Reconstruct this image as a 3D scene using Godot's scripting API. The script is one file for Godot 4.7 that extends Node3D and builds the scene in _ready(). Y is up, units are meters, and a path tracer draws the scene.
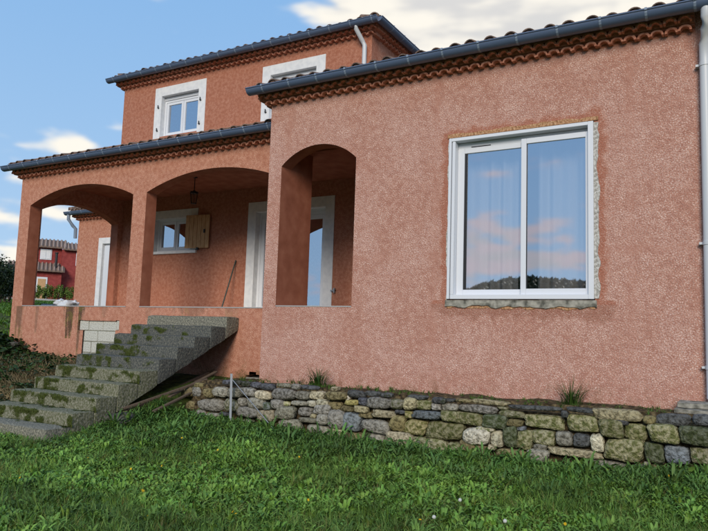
extends Node3D
# A terracotta rendered house with an arched porch, a concrete stair and a dry stone wall above a weedy lawn.
# World: the front wall of the right-hand block is the plane z = 0, x runs to the right along it, y is up.

const FLOOR := 0.404
const PORCH_Z := -0.6
const BACK_Z := -3.1
var cam: Camera3D
var rng := RandomNumberGenerator.new()
var M := {}
var taken := {}

# ---------------------------------------------------------------- mesh building
class MB:
	var v := PackedVector3Array()
	var n := PackedVector3Array()
	var uv := PackedVector2Array()
	var uv2 := PackedVector2Array()
	var col := PackedColorArray()
	var idx := PackedInt32Array()
	var color := Color.WHITE
	func vert(p: Vector3, nn: Vector3, t := Vector2.ZERO, t2 := Vector2.ZERO) -> int:
		v.append(p); n.append(nn); uv.append(t); uv2.append(t2); col.append(color)
		return v.size() - 1
	# corners counter-clockwise as seen from outside
	func quad(a: Vector3, b: Vector3, c: Vector3, d: Vector3, ta := Vector2.ZERO, tb := Vector2.ZERO, tc := Vector2.ZERO, td := Vector2.ZERO) -> void:
		var nn := (b - a).cross(c - a)
		if nn.length_squared() < 1e-14:
			nn = (c - a).cross(d - a)
		nn = nn.normalized()
		var i := vert(a, nn, Vector2.ZERO, ta)
		vert(b, nn, Vector2.ZERO, tb); vert(c, nn, Vector2.ZERO, tc); vert(d, nn, Vector2.ZERO, td)
		idx.append_array([i, i + 2, i + 1, i, i + 3, i + 2])
	func tri(a: Vector3, b: Vector3, c: Vector3) -> void:
		var nn := (b - a).cross(c - a).normalized()
		var i := vert(a, nn); vert(b, nn); vert(c, nn)
		idx.append_array([i, i + 2, i + 1])
	func box(lo: Vector3, hi: Vector3, T := Transform3D()) -> void:
		var p := []
		for k in 8:
			p.append(T * Vector3(hi.x if k & 1 else lo.x, hi.y if k & 2 else lo.y, hi.z if k & 4 else lo.z))
		quad(p[4], p[5], p[7], p[6]); quad(p[1], p[0], p[2], p[3]); quad(p[5], p[1], p[3], p[7])
		quad(p[0], p[4], p[6], p[2]); quad(p[6], p[7], p[3], p[2]); quad(p[0], p[1], p[5], p[4])
	# a box whose long edges are chamfered by b
	func bevel(lo: Vector3, hi: Vector3, b: float, T := Transform3D()) -> void:
		var s := (hi - lo) * 0.5
		var c := (hi + lo) * 0.5
		b = minf(b, minf(s.x, minf(s.y, s.z)) * 0.9)
		var axes := [Vector3.RIGHT, Vector3.UP, Vector3.BACK]
		for a in 3:
			for sg in [-1.0, 1.0]:
				var nn: Vector3 = axes[a] * sg
				var u: Vector3 = axes[(a + 1) % 3]
				var w: Vector3 = axes[(a + 2) % 3]
				if sg < 0: w = -w
				var o: Vector3 = c + nn * s.dot(axes[a])
				var us: Vector3 = u * (s.dot(u) - b)
				var ws: Vector3 = w * (absf(s.dot(w)) - b)
				quad(T * (o - us - ws), T * (o + us - ws), T * (o + us + ws), T * (o - us + ws))
		for a in 3:
			var u: Vector3 = axes[(a + 1) % 3]
			var w: Vector3 = axes[(a + 2) % 3]
			var l: Vector3 = axes[a] * (s.dot(axes[a]) - b)
			for su in [-1.0, 1.0]:
				for sw in [-1.0, 1.0]:
					var p1: Vector3 = c + u * su * s.dot(u) + w * sw * (s.dot(w) - b)
					var p2: Vector3 = c + u * su * (s.dot(u) - b) + w * sw * s.dot(w)
					if su * sw > 0:
						quad(T * (p1 - l), T * (p2 - l), T * (p2 + l), T * (p1 + l))
					else:
						quad(T * (p1 + l), T * (p2 + l), T * (p2 - l), T * (p1 - l))
	func tube(path: Array, r: float, seg := 10, smooth := true) -> void:
		var rings := []
		for i in path.size():
			var d: Vector3 = (path[mini(i + 1, path.size() - 1)] - path[maxi(i - 1, 0)]).normalized()
			var a := d.cross(Vector3.UP if absf(d.y) < 0.9 else Vector3.RIGHT).normalized()
			var b := a.cross(d)
			var ring := []
			for k in seg:
				var t := TAU * k / seg
				var nn := a * cos(t) + b * sin(t)
				ring.append(vert(path[i] + nn * r, nn))
			rings.append(ring)
		for i in path.size() - 1:
			for k in seg:
				var a: int = rings[i][k]
				var b: int = rings[i][(k + 1) % seg]
				var c: int = rings[i + 1][(k + 1) % seg]
				var d: int = rings[i + 1][k]
				idx.append_array([a, c, b, a, d, c])
		for e in [0, path.size() - 1]:
			var d: Vector3 = (path[1] - path[0]).normalized() * -1.0 if e == 0 else (path[-1] - path[-2]).normalized()
			var m := vert(path[e], d)
			var rr := []
			for k in seg:
				rr.append(vert(v[rings[e][k]], d))
			for k in seg:
				if e == 0: idx.append_array([m, rr[(k + 1) % seg], rr[k]])
				else: idx.append_array([m, rr[k], rr[(k + 1) % seg]])
	# convex outline (counter-clockwise seen from +w) extruded along w
	func prism(outline: Array, w0: float, w1: float, T: Transform3D) -> void:
		var k := outline.size()
		for i in range(1, k - 1):
			tri(T * Vector3(outline[0].x, outline[0].y, w1), T * Vector3(outline[i].x, outline[i].y, w1), T * Vector3(outline[i + 1].x, outline[i + 1].y, w1))
			tri(T * Vector3(outline[0].x, outline[0].y, w0), T * Vector3(outline[i + 1].x, outline[i + 1].y, w0), T * Vector3(outline[i].x, outline[i].y, w0))
		for i in k:
			var a: Vector2 = outline[i]
			var b: Vector2 = outline[(i + 1) % k]
			quad(T * Vector3(a.x, a.y, w0), T * Vector3(b.x, b.y, w0), T * Vector3(b.x, b.y, w1), T * Vector3(a.x, a.y, w1))
	func mesh(m: Material) -> ArrayMesh:
		# every face is wound to the side its normals point to
		for i in range(0, idx.size(), 3):
			var p := v[idx[i]]
			var g := (v[idx[i + 2]] - p).cross(v[idx[i + 1]] - p)
			if g.dot(n[idx[i]] + n[idx[i + 1]] + n[idx[i + 2]]) < 0.0:
				var t := idx[i + 1]
				idx[i + 1] = idx[i + 2]
				idx[i + 2] = t
		var a := []
		a.resize(Mesh.ARRAY_MAX)
		a[Mesh.ARRAY_VERTEX] = v; a[Mesh.ARRAY_NORMAL] = n; a[Mesh.ARRAY_TEX_UV] = uv; a[Mesh.ARRAY_TEX_UV2] = uv2
		a[Mesh.ARRAY_COLOR] = col; a[Mesh.ARRAY_INDEX] = idx
		var am := ArrayMesh.new()
		am.add_surface_from_arrays(Mesh.PRIMITIVE_TRIANGLES, a)
		am.surface_set_material(0, m)
		return am

func numbered(called: String) -> String:
	if not taken.has(called):
		taken[called] = 0
		return called
	taken[called] += 1
	return "%s_%03d" % [called, taken[called]]

func tag(o: Node, label: String, category: String, group := "", kind := "") -> Node:
	if label: o.set_meta("label", label)
	if category: o.set_meta("category", category)
	if group: o.set_meta("group", group)
	if kind: o.set_meta("kind", kind)
	return o

func base(called: String, at: Vector3, label: String, category: String, group := "", turn := 0.0) -> Node3D:
	var o := Node3D.new()
	o.name = numbered(called)
	add_child(o)
	o.position = at
	o.rotation.y = turn
	tag(o, label, category, group)
	return o

func node(parent: Node, called: String) -> Node3D:
	var o := Node3D.new()
	o.name = called
	parent.add_child(o, true)
	return o

func put(mesh: Mesh, called: String, parent: Node = null, at := Transform3D(), mat: Material = null) -> MeshInstance3D:
	var o := MeshInstance3D.new()
	o.mesh = mesh
	if mat: o.material_override = mat
	if parent == null:
		o.name = numbered(called)
		add_child(o)
	else:
		o.name = called
		parent.add_child(o, true)
	o.transform = at
	return o

# b is in world coordinates; the part is put under parent, which may stand anywhere
func part(b: MB, called: String, m: Material, parent: Node3D = null) -> MeshInstance3D:
	var at := Transform3D()
	if parent: at = parent.global_transform.affine_inverse()
	return put(b.mesh(m), called, parent, at)

func boxpart(lo: Vector3, hi: Vector3, called: String, m: Material, parent: Node3D, bev := 0.0) -> MeshInstance3D:
	var b := MB.new()
	if bev > 0.0: b.bevel(lo, hi, bev)
	else: b.box(lo, hi)
	return part(b, called, m, parent)

# ---------------------------------------------------------------- pixels of the 708 x 531 photograph as directions
func ray(u: float, vv: float) -> Vector3:
	var f := 265.5 / tan(deg_to_rad(43.01) * 0.5)
	return cam.transform.basis * Vector3((u - 354.0) / f, -(vv - 265.5) / f, -1.0)

func on_z(u: float, vv: float, z: float) -> Vector3:
	var d := ray(u, vv)
	return cam.position + d * ((z - cam.position.z) / d.z)

func seen(p: Vector3, margin := 1.25) -> bool:
	var q := cam.transform.affine_inverse() * p
	if q.z > -0.4: return false
	var h := tan(deg_to_rad(43.01) * 0.5) * margin
	return absf(q.y / q.z) < h and absf(q.x / q.z) < h * 4.0 / 3.0

# ---------------------------------------------------------------- materials
func srgb(r: float, g: float, b: float) -> Color:
	return Color(r / 255.0, g / 255.0, b / 255.0)

func lin(r: float, g: float, b: float) -> Color:
	return srgb(r, g, b).srgb_to_linear()

func flat(c: Color, rough := 0.8, metal := 0.0) -> StandardMaterial3D:
	var m := StandardMaterial3D.new()
	m.albedo_color = c
	m.roughness = rough
	m.metallic = metal
	return m

func noise(freq: float, oct := 4, sd := 1, kind := FastNoiseLite.TYPE_SIMPLEX_SMOOTH) -> FastNoiseLite:
	var f := FastNoiseLite.new()
	f.noise_type = kind
	f.frequency = freq
	f.seed = sd
	f.fractal_octaves = oct
	if oct == 1: f.fractal_type = FastNoiseLite.FRACTAL_NONE
	return f

func noise_tex(size: int, freq: float, oct: int, sd: int, stops: Array, kind := FastNoiseLite.TYPE_SIMPLEX_SMOOTH) -> ImageTexture:
	var im := noise(freq, oct, sd, kind).get_seamless_image(size, size)
	im.convert(Image.FORMAT_L8)
	var src := im.get_data()
	var lut := PackedByteArray()
	lut.resize(768)
	for k in 256:
		var t := k / 255.0
		var c: Color = stops[-1][1]
		for s in stops.size() - 1:
			if t <= stops[s + 1][0]:
				var w := clampf((t - stops[s][0]) / maxf(stops[s + 1][0] - stops[s][0], 1e-4), 0, 1)
				c = stops[s][1].lerp(stops[s + 1][1], w)
				break
		lut[k * 3] = int(c.r * 255); lut[k * 3 + 1] = int(c.g * 255); lut[k * 3 + 2] = int(c.b * 255)
	var out := PackedByteArray()
	out.resize(src.size() * 3)
	for i in src.size():
		var q := src[i] * 3
		out[i * 3] = lut[q]; out[i * 3 + 1] = lut[q + 1]; out[i * 3 + 2] = lut[q + 2]
	return ImageTexture.create_from_image(Image.create_from_data(size, size, false, Image.FORMAT_RGB8, out))

func tri_mat(tex: Texture2D, per_m: float, rough := 0.9, bump: Texture2D = null, bump_cm := 1.0, world := true) -> StandardMaterial3D:
	var m := StandardMaterial3D.new()
	m.albedo_texture = tex
	m.roughness = rough
	m.metallic_specular = 0.3
	m.uv1_triplanar = true
	m.uv1_world_triplanar = world
	m.uv1_triplanar_sharpness = 4.0
	m.uv1_scale = Vector3.ONE * per_m
	if bump:
		m.heightmap_enabled = true
		m.heightmap_texture = bump
		m.heightmap_scale = bump_cm
	return m

# sprayed render: a coloured ground with pale grains, part lime bloom, part caught light painted in, and broad uneven tone
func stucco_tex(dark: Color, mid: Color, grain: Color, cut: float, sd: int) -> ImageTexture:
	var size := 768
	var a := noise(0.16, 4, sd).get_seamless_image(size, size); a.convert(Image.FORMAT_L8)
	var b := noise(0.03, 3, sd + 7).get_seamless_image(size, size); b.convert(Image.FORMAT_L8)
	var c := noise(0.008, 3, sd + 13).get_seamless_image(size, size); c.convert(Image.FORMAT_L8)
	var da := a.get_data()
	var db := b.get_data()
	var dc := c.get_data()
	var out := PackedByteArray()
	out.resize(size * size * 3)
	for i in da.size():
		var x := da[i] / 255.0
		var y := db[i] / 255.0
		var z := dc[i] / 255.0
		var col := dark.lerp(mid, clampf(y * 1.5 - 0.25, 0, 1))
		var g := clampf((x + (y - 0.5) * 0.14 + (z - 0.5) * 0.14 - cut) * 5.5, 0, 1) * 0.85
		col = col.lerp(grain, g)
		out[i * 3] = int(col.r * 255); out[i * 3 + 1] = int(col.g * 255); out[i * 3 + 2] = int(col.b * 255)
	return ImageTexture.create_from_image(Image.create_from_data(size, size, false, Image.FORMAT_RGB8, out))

func detail(m: StandardMaterial3D, tex: Texture2D) -> StandardMaterial3D:
	var d: StandardMaterial3D = m.duplicate()
	d.detail_enabled = true
	d.detail_albedo = tex
	d.detail_uv_layer = BaseMaterial3D.DETAIL_UV_2
	d.detail_blend_mode = BaseMaterial3D.BLEND_MODE_MIX
	return d

# marks on the big front wall: lime bloom in grainy patches, bare red patching round the new window, drips under it
func front_marks() -> ImageTexture:
	var w := 900
	var h := 660
	var fine := noise(0.3, 2, 21)
	var mid := noise(0.03, 3, 22)
	var broad := noise(0.0065, 3, 23)
	var out := PackedByteArray()
	out.resize(w * h * 4)
	var bloom := srgb(218, 190, 180)
	var red := srgb(156, 92, 68)
	var damp := srgb(128, 84, 66)
	for j in h:
		var y := 3.75 - (j + 0.5) / h * 4.5
		for i in w:
			var x := -6.19 + (i + 0.5) / w * 5.97
			var f := fine.get_noise_2d(i, j)
			var m2 := mid.get_noise_2d(i, j)
			var br := broad.get_noise_2d(i, j)
			var c := bloom
			var al := clampf((br * 0.35 + 0.03 + m2 * 0.25 + f * 1.8) * 1.6, 0, 1) * clampf(0.26 + br * 0.7, 0.10, 0.36)
			# distance to the window hole
			var dx := maxf(maxf(-3.31 - x, x + 1.42), 0.0)
			var dy := maxf(maxf(0.44 - y, y - 2.66), 0.0)
			var d := sqrt(dx * dx + dy * dy)
			var edge := 0.055 + m2 * 0.06 + (0.03 if x > -1.5 else 0.0)
			if y < 0.5: edge += 0.10 + 0.07 * mid.get_noise_2d(i * 2.0, 3.0)
			var r := clampf((edge - d) / 0.05 + 0.5 + f * 0.7, 0, 1)
			if r > 0.0:
				var rc := red if y > 0.45 else damp
				c = c.lerp(rc, r)
				al = lerpf(al, (0.55 if y > 0.45 else 0.36) + f * 0.3, r)
			# earth splashed on the foot of the wall
			var s := clampf((-0.45 - y + m2 * 0.35) * 3.0 + f * 0.6 - 0.2, 0, 1)
			if s > 0.0:
				c = c.lerp(srgb(122, 88, 66), s)
				al = maxf(al * (1.0 - s), s * 0.6)
			var q := (j * w + i) * 4
			out[q] = int(clampf(c.r, 0, 1) * 255); out[q + 1] = int(clampf(c.g, 0, 1) * 255); out[q + 2] = int(clampf(c.b, 0, 1) * 255); out[q + 3] = int(clampf(al, 0, 1) * 255)
	return ImageTexture.create_from_image(Image.create_from_data(w, h, false, Image.FORMAT_RGBA8, out))

# marks on the porch wall: black and green runs under the coping, lichen near the bare blocks
func porch_marks() -> ImageTexture:
	var w := 900
	var h := 500
	var fine := noise(0.26, 2, 31)
	var mid := noise(0.025, 3, 32)
	var streak := noise(0.05, 3, 33)
	var out := PackedByteArray()
	out.resize(w * h * 4)
	var runs := [[-12.9, 0.20, 0.8, 0.8], [-12.34, 0.10, 0.55, 0.6], [-11.36, 0.19, 0.62, 1.0], [-11.0, 0.17, 0.5, 1.0], [-11.04, 0.09, 0.95, 0.8], [-10.35, 0.08, 0.2, 0.5], [-9.2, 0.15, 0.2, 0.4], [-8.2, 0.5, 0.16, 0.6], [-7.3, 0.2, 0.25, 0.5]]
	for j in h:
		var y := 3.5 - (j + 0.5) / h * 4.4
		for i in w:
			var x := -13.19 + (i + 0.5) / w * 7.0
			var f := fine.get_noise_2d(i, j)
			var m2 := mid.get_noise_2d(i, j)
			var st := streak.get_noise_2d(i * 1.6, j * 0.12)
			var al := clampf(m2 * 0.9 + f * 0.9 - 0.05, 0, 1) * 0.42
			var c := srgb(204, 150, 128)
			if y < FLOOR:
				for r in runs:
					var t: float = (FLOOR - y) / r[2]
					if t < 1.0:
						var k: float = clampf((1.0 - absf(x - r[0]) / r[1]) * 1.9 + st * 1.5 - t * t * 0.9 + f * 0.5 - 0.05, 0, 1) * r[3]
						if k > 0.0:
							c = c.lerp(srgb(66, 58, 44) if m2 < 0.12 else srgb(84, 82, 42), k)
							al = maxf(al, k * 0.85)
				var foot := clampf((-0.42 - y + m2 * 0.3) * 3.5 + f * 0.8 - 0.3, 0, 1)
				c = c.lerp(srgb(104, 86, 56), foot)
				al = maxf(al, foot * 0.7)
			var q := (j * w + i) * 4
			out[q] = int(clampf(c.r, 0, 1) * 255); out[q + 1] = int(clampf(c.g, 0, 1) * 255); out[q + 2] = int(clampf(c.b, 0, 1) * 255); out[q + 3] = int(clampf(al, 0, 1) * 255)
	return ImageTexture.create_from_image(Image.create_from_data(w, h, false, Image.FORMAT_RGBA8, out))

func materials() -> void:
	var grain_bump := noise_tex(768, 0.13, 3, 41, [[0.0, Color.BLACK], [0.35, Color(0.25, 0.25, 0.25)], [1.0, Color.WHITE]])
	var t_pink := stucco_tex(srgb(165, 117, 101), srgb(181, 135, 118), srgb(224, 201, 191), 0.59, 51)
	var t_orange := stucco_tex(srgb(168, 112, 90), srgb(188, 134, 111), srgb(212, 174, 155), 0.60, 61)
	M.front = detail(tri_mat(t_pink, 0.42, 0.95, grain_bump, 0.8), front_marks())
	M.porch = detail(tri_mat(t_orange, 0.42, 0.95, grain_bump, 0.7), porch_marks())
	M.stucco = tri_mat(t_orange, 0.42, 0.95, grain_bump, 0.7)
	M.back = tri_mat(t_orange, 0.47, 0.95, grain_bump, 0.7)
	M.back.albedo_color = srgb(240, 230, 226)
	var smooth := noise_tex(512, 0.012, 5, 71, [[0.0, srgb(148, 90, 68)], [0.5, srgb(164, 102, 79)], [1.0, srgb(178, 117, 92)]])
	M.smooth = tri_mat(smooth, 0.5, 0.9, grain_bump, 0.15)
	var terra := noise_tex(256, 0.03, 4, 81, [[0.2, srgb(166, 106, 84)], [0.5, srgb(194, 131, 106)], [0.8, srgb(210, 152, 128)]])
	M.cornice = tri_mat(terra, 2.0, 0.9)
	M.band = tri_mat(t_orange, 0.6, 0.9, grain_bump, 0.2)
	M.band.albedo_color = srgb(250, 240, 235)
	var rt := noise_tex(256, 0.02, 5, 83, [[0.15, srgb(74, 64, 60)], [0.5, srgb(110, 92, 82)], [0.8, srgb(140, 118, 104)]])
	M.roof = tri_mat(rt, 1.5, 0.85)
	M.gutter = flat(srgb(84, 100, 126), 0.34)
	M.gutter.metallic_specular = 0.5
	M.bracket = flat(srgb(124, 140, 160), 0.45)
	M.pvc = flat(srgb(196, 200, 204), 0.4)
	M.white = flat(srgb(214, 218, 224), 0.35)
	M.trim = tri_mat(noise_tex(256, 0.02, 5, 85, [[0.2, srgb(210, 213, 216)], [0.6, srgb(220, 222, 224)], [1.0, srgb(226, 228, 228)]]), 1.2, 0.7)
	M.black = flat(srgb(28, 28, 30), 0.5)
	M.dark_strip = flat(srgb(22, 24, 28), 0.6)  # near-black, for the vent slot and the strips beside the panes
	# reflective double glazing: part mirror, part clear
	var g := StandardMaterial3D.new()
	var one := Image.create(4, 4, false, Image.FORMAT_RGBA8)
	one.fill(Color.WHITE)
	g.albedo_texture = ImageTexture.create_from_image(one)
	g.albedo_color = Color(0.93, 0.96, 1.0, 0.58)
	g.transparency = BaseMaterial3D.TRANSPARENCY_ALPHA
	g.metallic = 1.0
	g.roughness = 0.015
	M.glass = g
	var cur := flat(Color(0.93, 0.93, 0.92, 0.6), 0.9)
	cur.transparency = BaseMaterial3D.TRANSPARENCY_ALPHA
	cur.backlight_enabled = true
	cur.backlight = Color(0.6, 0.6, 0.6)
	M.curtain = cur
	M.room = flat(srgb(196, 190, 180), 0.9)
	M.tile_floor = flat(srgb(150, 138, 124), 0.6)
	M.coping = flat(srgb(164, 162, 160), 0.8)
	var cb := noise_tex(512, 0.02, 5, 91, [[0.0, srgb(60, 60, 54)], [0.4, srgb(124, 122, 112)], [0.7, srgb(156, 153, 142)], [1.0, srgb(178, 174, 160)]])
	M.concrete = tri_mat(cb, 0.8, 0.95, cb, 0.8)
	var blk := noise_tex(512, 0.05, 4, 92, [[0.1, srgb(150, 150, 142)], [0.45, srgb(184, 184, 174)], [0.8, srgb(204, 204, 194)]])
	M.block = tri_mat(blk, 1.4, 0.95, blk, 1.0)
	M.mortar = tri_mat(blk, 1.1, 0.95)
	M.mortar.albedo_color = srgb(205, 205, 198)
	# step concrete: bare and weathered / black with algae / green with moss
	var rough := noise_tex(512, 0.03, 5, 93, [[0.0, Color.BLACK], [1.0, Color.WHITE]])
	var s1 := noise_tex(512, 0.06, 4, 94, [[0.0, srgb(84, 85, 78)], [0.4, srgb(108, 108, 97)], [0.58, srgb(128, 126, 113)], [0.75, srgb(148, 145, 129)], [1.0, srgb(166, 163, 147)]])
	var s2 := noise_tex(512, 0.06, 4, 95, [[0.0, srgb(60, 63, 63)], [0.45, srgb(80, 83, 80)], [0.62, srgb(94, 95, 89)], [0.8, srgb(112, 111, 101)], [1.0, srgb(136, 134, 121)]])
	var s3 := noise_tex(512, 0.055, 4, 96, [[0.0, srgb(82, 88, 60)], [0.32, srgb(96, 99, 74)], [0.5, srgb(110, 110, 92)], [0.66, srgb(126, 125, 108)], [0.8, srgb(142, 140, 123)], [1.0, srgb(158, 156, 140)]])
	for k in [["step_pale", s1], ["step_dark", s2], ["step_moss", s3]]:
		M[k[0]] = tri_mat(k[1], 1.3, 0.95, rough, 0.7)
		M[k[0]].uv1_scale = Vector3(1.1, 0.85, 1.1)
	# stones: a mottle that multiplies each stone's own colour
	var st := noise_tex(512, 0.02, 5, 97, [[0.0, srgb(120, 118, 112)], [0.45, srgb(205, 203, 198)], [1.0, srgb(255, 255, 252)]])
	M.stone = tri_mat(st, 1.6, 0.92, rough, 2.0)
	M.stone.vertex_color_use_as_albedo = true
	var sm := noise_tex(512, 0.016, 5, 98, [[0.0, srgb(104, 114, 78)], [0.38, srgb(144, 150, 112)], [0.54, srgb(188, 186, 168)], [1.0, srgb(240, 238, 228)]])
	M.stone_moss = tri_mat(sm, 1.8, 0.95, rough, 2.0)
	M.stone_moss.vertex_color_use_as_albedo = true
	var soil := noise_tex(512, 0.03, 5, 99, [[0.1, srgb(44, 38, 28)], [0.5, srgb(82, 70, 50)], [0.8, srgb(112, 98, 70)]])
	M.soil = tri_mat(soil, 0.9, 1.0, rough, 4.0)
	var turf := noise_tex(512, 0.02, 5, 100, [[0.1, srgb(38, 44, 20)], [0.5, srgb(58, 72, 30)], [0.85, srgb(84, 92, 44)]])
	M.turf = tri_mat(turf, 0.35, 1.0, rough, 4.0)
	var lf := flat(Color.WHITE, 0.55)
	lf.vertex_color_use_as_albedo = true
	lf.metallic_specular = 0.35
	lf.backlight_enabled = true
	lf.backlight = Color(0.5, 0.5, 0.5)
	M.leaf = lf
	var wd := flat(Color.WHITE, 0.9)
	wd.vertex_color_use_as_albedo = true
	M.painted = wd
	var wood := noise(0.02, 4, 102)
	var wim := Image.create(256, 256, false, Image.FORMAT_RGB8)
	for j in 256:
		for i in 256:
			var q := wood.get_noise_2d(i * 6.0, j * 0.35) * 0.5 + 0.5
			wim.set_pixel(i, j, srgb(164, 124, 84).lerp(srgb(214, 178, 136), clampf(q * 1.4 - 0.2, 0, 1)))
	M.wood = tri_mat(ImageTexture.create_from_image(wim), 2.0, 0.6)
	M.old_wood = tri_mat(ImageTexture.create_from_image(wim), 2.0, 0.9)
	M.old_wood.albedo_color = srgb(132, 144, 168)
	M.red = tri_mat(noise_tex(256, 0.02, 4, 103, [[0.2, srgb(132, 58, 56)], [0.8, srgb(154, 74, 70)]]), 0.4, 0.95)
	M.roof_pale = flat(srgb(150, 128, 114), 0.9)
	M.dark_pole = flat(srgb(48, 62, 58), 0.5)
	M.bag = flat(srgb(206, 208, 210), 0.4)
	M.tarp = flat(srgb(44, 50, 66), 0.5)
	M.steel = flat(srgb(150, 154, 158), 0.5, 0.5)
	M.foam = tri_mat(noise_tex(256, 0.05, 4, 104, [[0.2, srgb(150, 110, 78)], [0.6, srgb(184, 142, 106)], [1.0, srgb(206, 176, 146)]]), 2.0, 0.9, rough, 1.0)
	M.plaster = tri_mat(noise_tex(256, 0.05, 4, 105, [[0.2, srgb(150, 146, 138)], [0.6, srgb(196, 194, 188)], [1.0, srgb(214, 212, 208)]]), 2.0, 0.9, rough, 1.0)

# ---------------------------------------------------------------- sky
func sky_texture() -> ImageTexture:
	var w := 2048
	var h := 1024
	var big := noise(1.25, 5, 203)
	var fine := noise(4.2, 4, 207)
	var im := Image.create(w, h, false, Image.FORMAT_RGBF)
	im.fill(Color(0.30, 0.34, 0.36))
	var heaps := []   # cloud banks: direction, spread across, spread up, strength
	for c in [[620, 0, 0.30, 0.10, 0.55], [390, 18, 0.15, 0.05, 0.30], [95, 140, 0.12, 0.026, 0.50], [8, 188, 0.10, 0.025, 0.42], [60, 222, 0.12, 0.032, 0.46], [135, 30, 0.06, 0.03, 0.14], [40, 70, 0.12, 0.06, -0.5], [190, 15, 0.14, 0.09, -0.55], [250, 20, 0.06, 0.05, -0.3]]:
		heaps.append([ray(c[0], c[1]).normalized(), c[2], c[3], c[4]])
	for c in [[505, 238, 0.11, 0.020, 0.40], [568, 216, 0.06, 0.018, 0.34], [548, 262, 0.12, 0.010, 0.30], [300, 255, 0.10, 0.03, 0.3]]:   # the evening clouds that the panes mirror
		var m := ray(c[0], c[1]).normalized()
		heaps.append([Vector3(m.x, m.y, -m.z), c[2], c[3], c[4]])
	var top := Color(0.095, 0.32, 0.70)
	var low := Color(0.54, 0.71, 0.86)
	var lit := Color(1.0, 0.93, 0.80)
	var shade := Color(0.58, 0.57, 0.57)
	var rosy := Color(0.74, 0.60, 0.62)
	for i in h / 2 + 8:
		var el := PI * 0.5 - PI * (i + 0.5) / h
		var y := sin(el)
		var cr := cos(el)
		for j in w:
			var ph := TAU * (j + 0.5) / w
			var d := Vector3(sin(ph) * cr, y, -cos(ph) * cr)
			# clouds lie on a layer: project to a plane so that they flatten towards the horizon
			var k := 1.0 / (maxf(y, 0.0) + 0.22)
			var p := Vector3(d.x * k, 0.0, d.z * k)
			var s := big.get_noise_3d(p.x * 0.8, p.z * 0.8, y * 2.0) - 0.03
			for b in heaps:
				var c: Vector3 = b[0]
				if d.dot(c) < 0.8: continue
				var du: float = (d.y - c.y) / b[2]
				var a := c.cross(Vector3.UP).normalized()
				var da: float = d.dot(a) / b[1]
				s += b[3] * exp(-(da * da + du * du) * 0.5)
			var sk := low.lerp(top, pow(clampf(y, 0, 1), 0.5))
			var f := fine.get_noise_3d(p.x, p.z, y * 6.0)
			var al := smoothstep(0.06, 0.46, s + f * 0.55)
			if al > 0.0:
				var body := smoothstep(0.05, 0.75, s * 0.35 - f * 1.1 + 0.22)
				sk = sk.lerp(lit.lerp(rosy, smoothstep(-0.3, 0.7, d.z)).lerp(shade, body * 0.7), al * 0.9)
			im.set_pixel(j, i, sk)
	return ImageTexture.create_from_image(im)

func _ready() -> void:
	rng.seed = 7
	# camera
	cam = Camera3D.new()
	cam.name = "camera"
	cam.position = Vector3(0, 0, 8)
	cam.rotation_degrees = Vector3(6.019, 30.133, 1.882)
	cam.fov = 43.01
	cam.near = 0.05
	cam.far = 2000.0
	add_child(cam)
	cam.current = true
	# sky, light, exposure
	var env := Environment.new()
	env.background_mode = Environment.BG_SKY
	var pano := PanoramaSkyMaterial.new()
	pano.panorama = sky_texture()
	var sky := Sky.new()
	sky.sky_material = pano
	env.sky = sky
	env.background_energy_multiplier = 0.62
	env.tonemap_mode = Environment.TONE_MAPPER_LINEAR
	env.tonemap_exposure = 1.75
	env.sdfgi_enabled = true
	env.ssao_enabled = true
	env.ssil_enabled = true
	var we := WorldEnvironment.new()
	we.name = "environment"
	we.environment = env
	add_child(we)
	var sun := DirectionalLight3D.new()
	sun.name = "sun"
	sun.light_energy = 0.5
	sun.light_color = Color(1.0, 0.95, 0.88)
	sun.light_angular_distance = 24.0
	sun.shadow_enabled = true
	sun.rotation_degrees = Vector3(-25, 19, 0)
	add_child(sun)
	materials()
	terrain()
	house()
	staircase()
	stone_wall()
	surroundings()
	small_things()
	greenery()

# ---------------------------------------------------------------- ground
func gh(x: float, z: float) -> float:
	var f := -1.285 + (0.10 * smoothstep(-1.7, -0.3, x) + 0.06 * smoothstep(-4.2, -6.2, x)) * smoothstep(2.6, 1.0, z) - 0.06 * clampf(z - 0.9, 0, 2.4) - 0.03 * clampf(z - 3.3, 0, 40)
	var b0 := -0.72 + 0.3 * smoothstep(-12.0, -13.4, x)
	var b := lerpf(b0, f, smoothstep(-0.4, 3.0, z))
	var y := lerpf(f, b, smoothstep(-6.7, -7.3, x))
	if x < -13.2:
		var t := smoothstep(-13.2, -14.2, x) * smoothstep(-0.6, -3.6, z)
		y += 0.75 * t
		y += 0.042 * maxf(0.0, Vector2(x + 15.0, z + 3.0).length() - 5.0) * smoothstep(-13.2, -20, x) * smoothstep(12.0, 0.0, z)
	return y

func axis(stops: Array) -> PackedFloat32Array:
	var out := PackedFloat32Array()
	for s in stops:
		var x: float = s[0]
		while x < s[1] - 1e-4:
			out.append(x)
			x += s[2]
	out.append(stops[-1][1])
	return out

func sheet(xs: PackedFloat32Array, zs: PackedFloat32Array, height: Callable, m: Material, called: String) -> MeshInstance3D:
	var b := MB.new()
	for z in zs:
		for x in xs:
			var e := 0.1
			var y: float = height.call(x, z)
			var nn := Vector3(y - height.call(x + e, z), e, y - height.call(x, z + e)).normalized()
			b.vert(Vector3(x, y, z), nn)
	var w := xs.size()
	for j in zs.size() - 1:
		for i in w - 1:
			var a := j * w + i
			b.idx.append_array([a, a + 1, a + w + 1, a, a + w + 1, a + w])
	var o := part(b, called, m)
	o.set_meta("kind", "structure")
	return o

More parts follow.
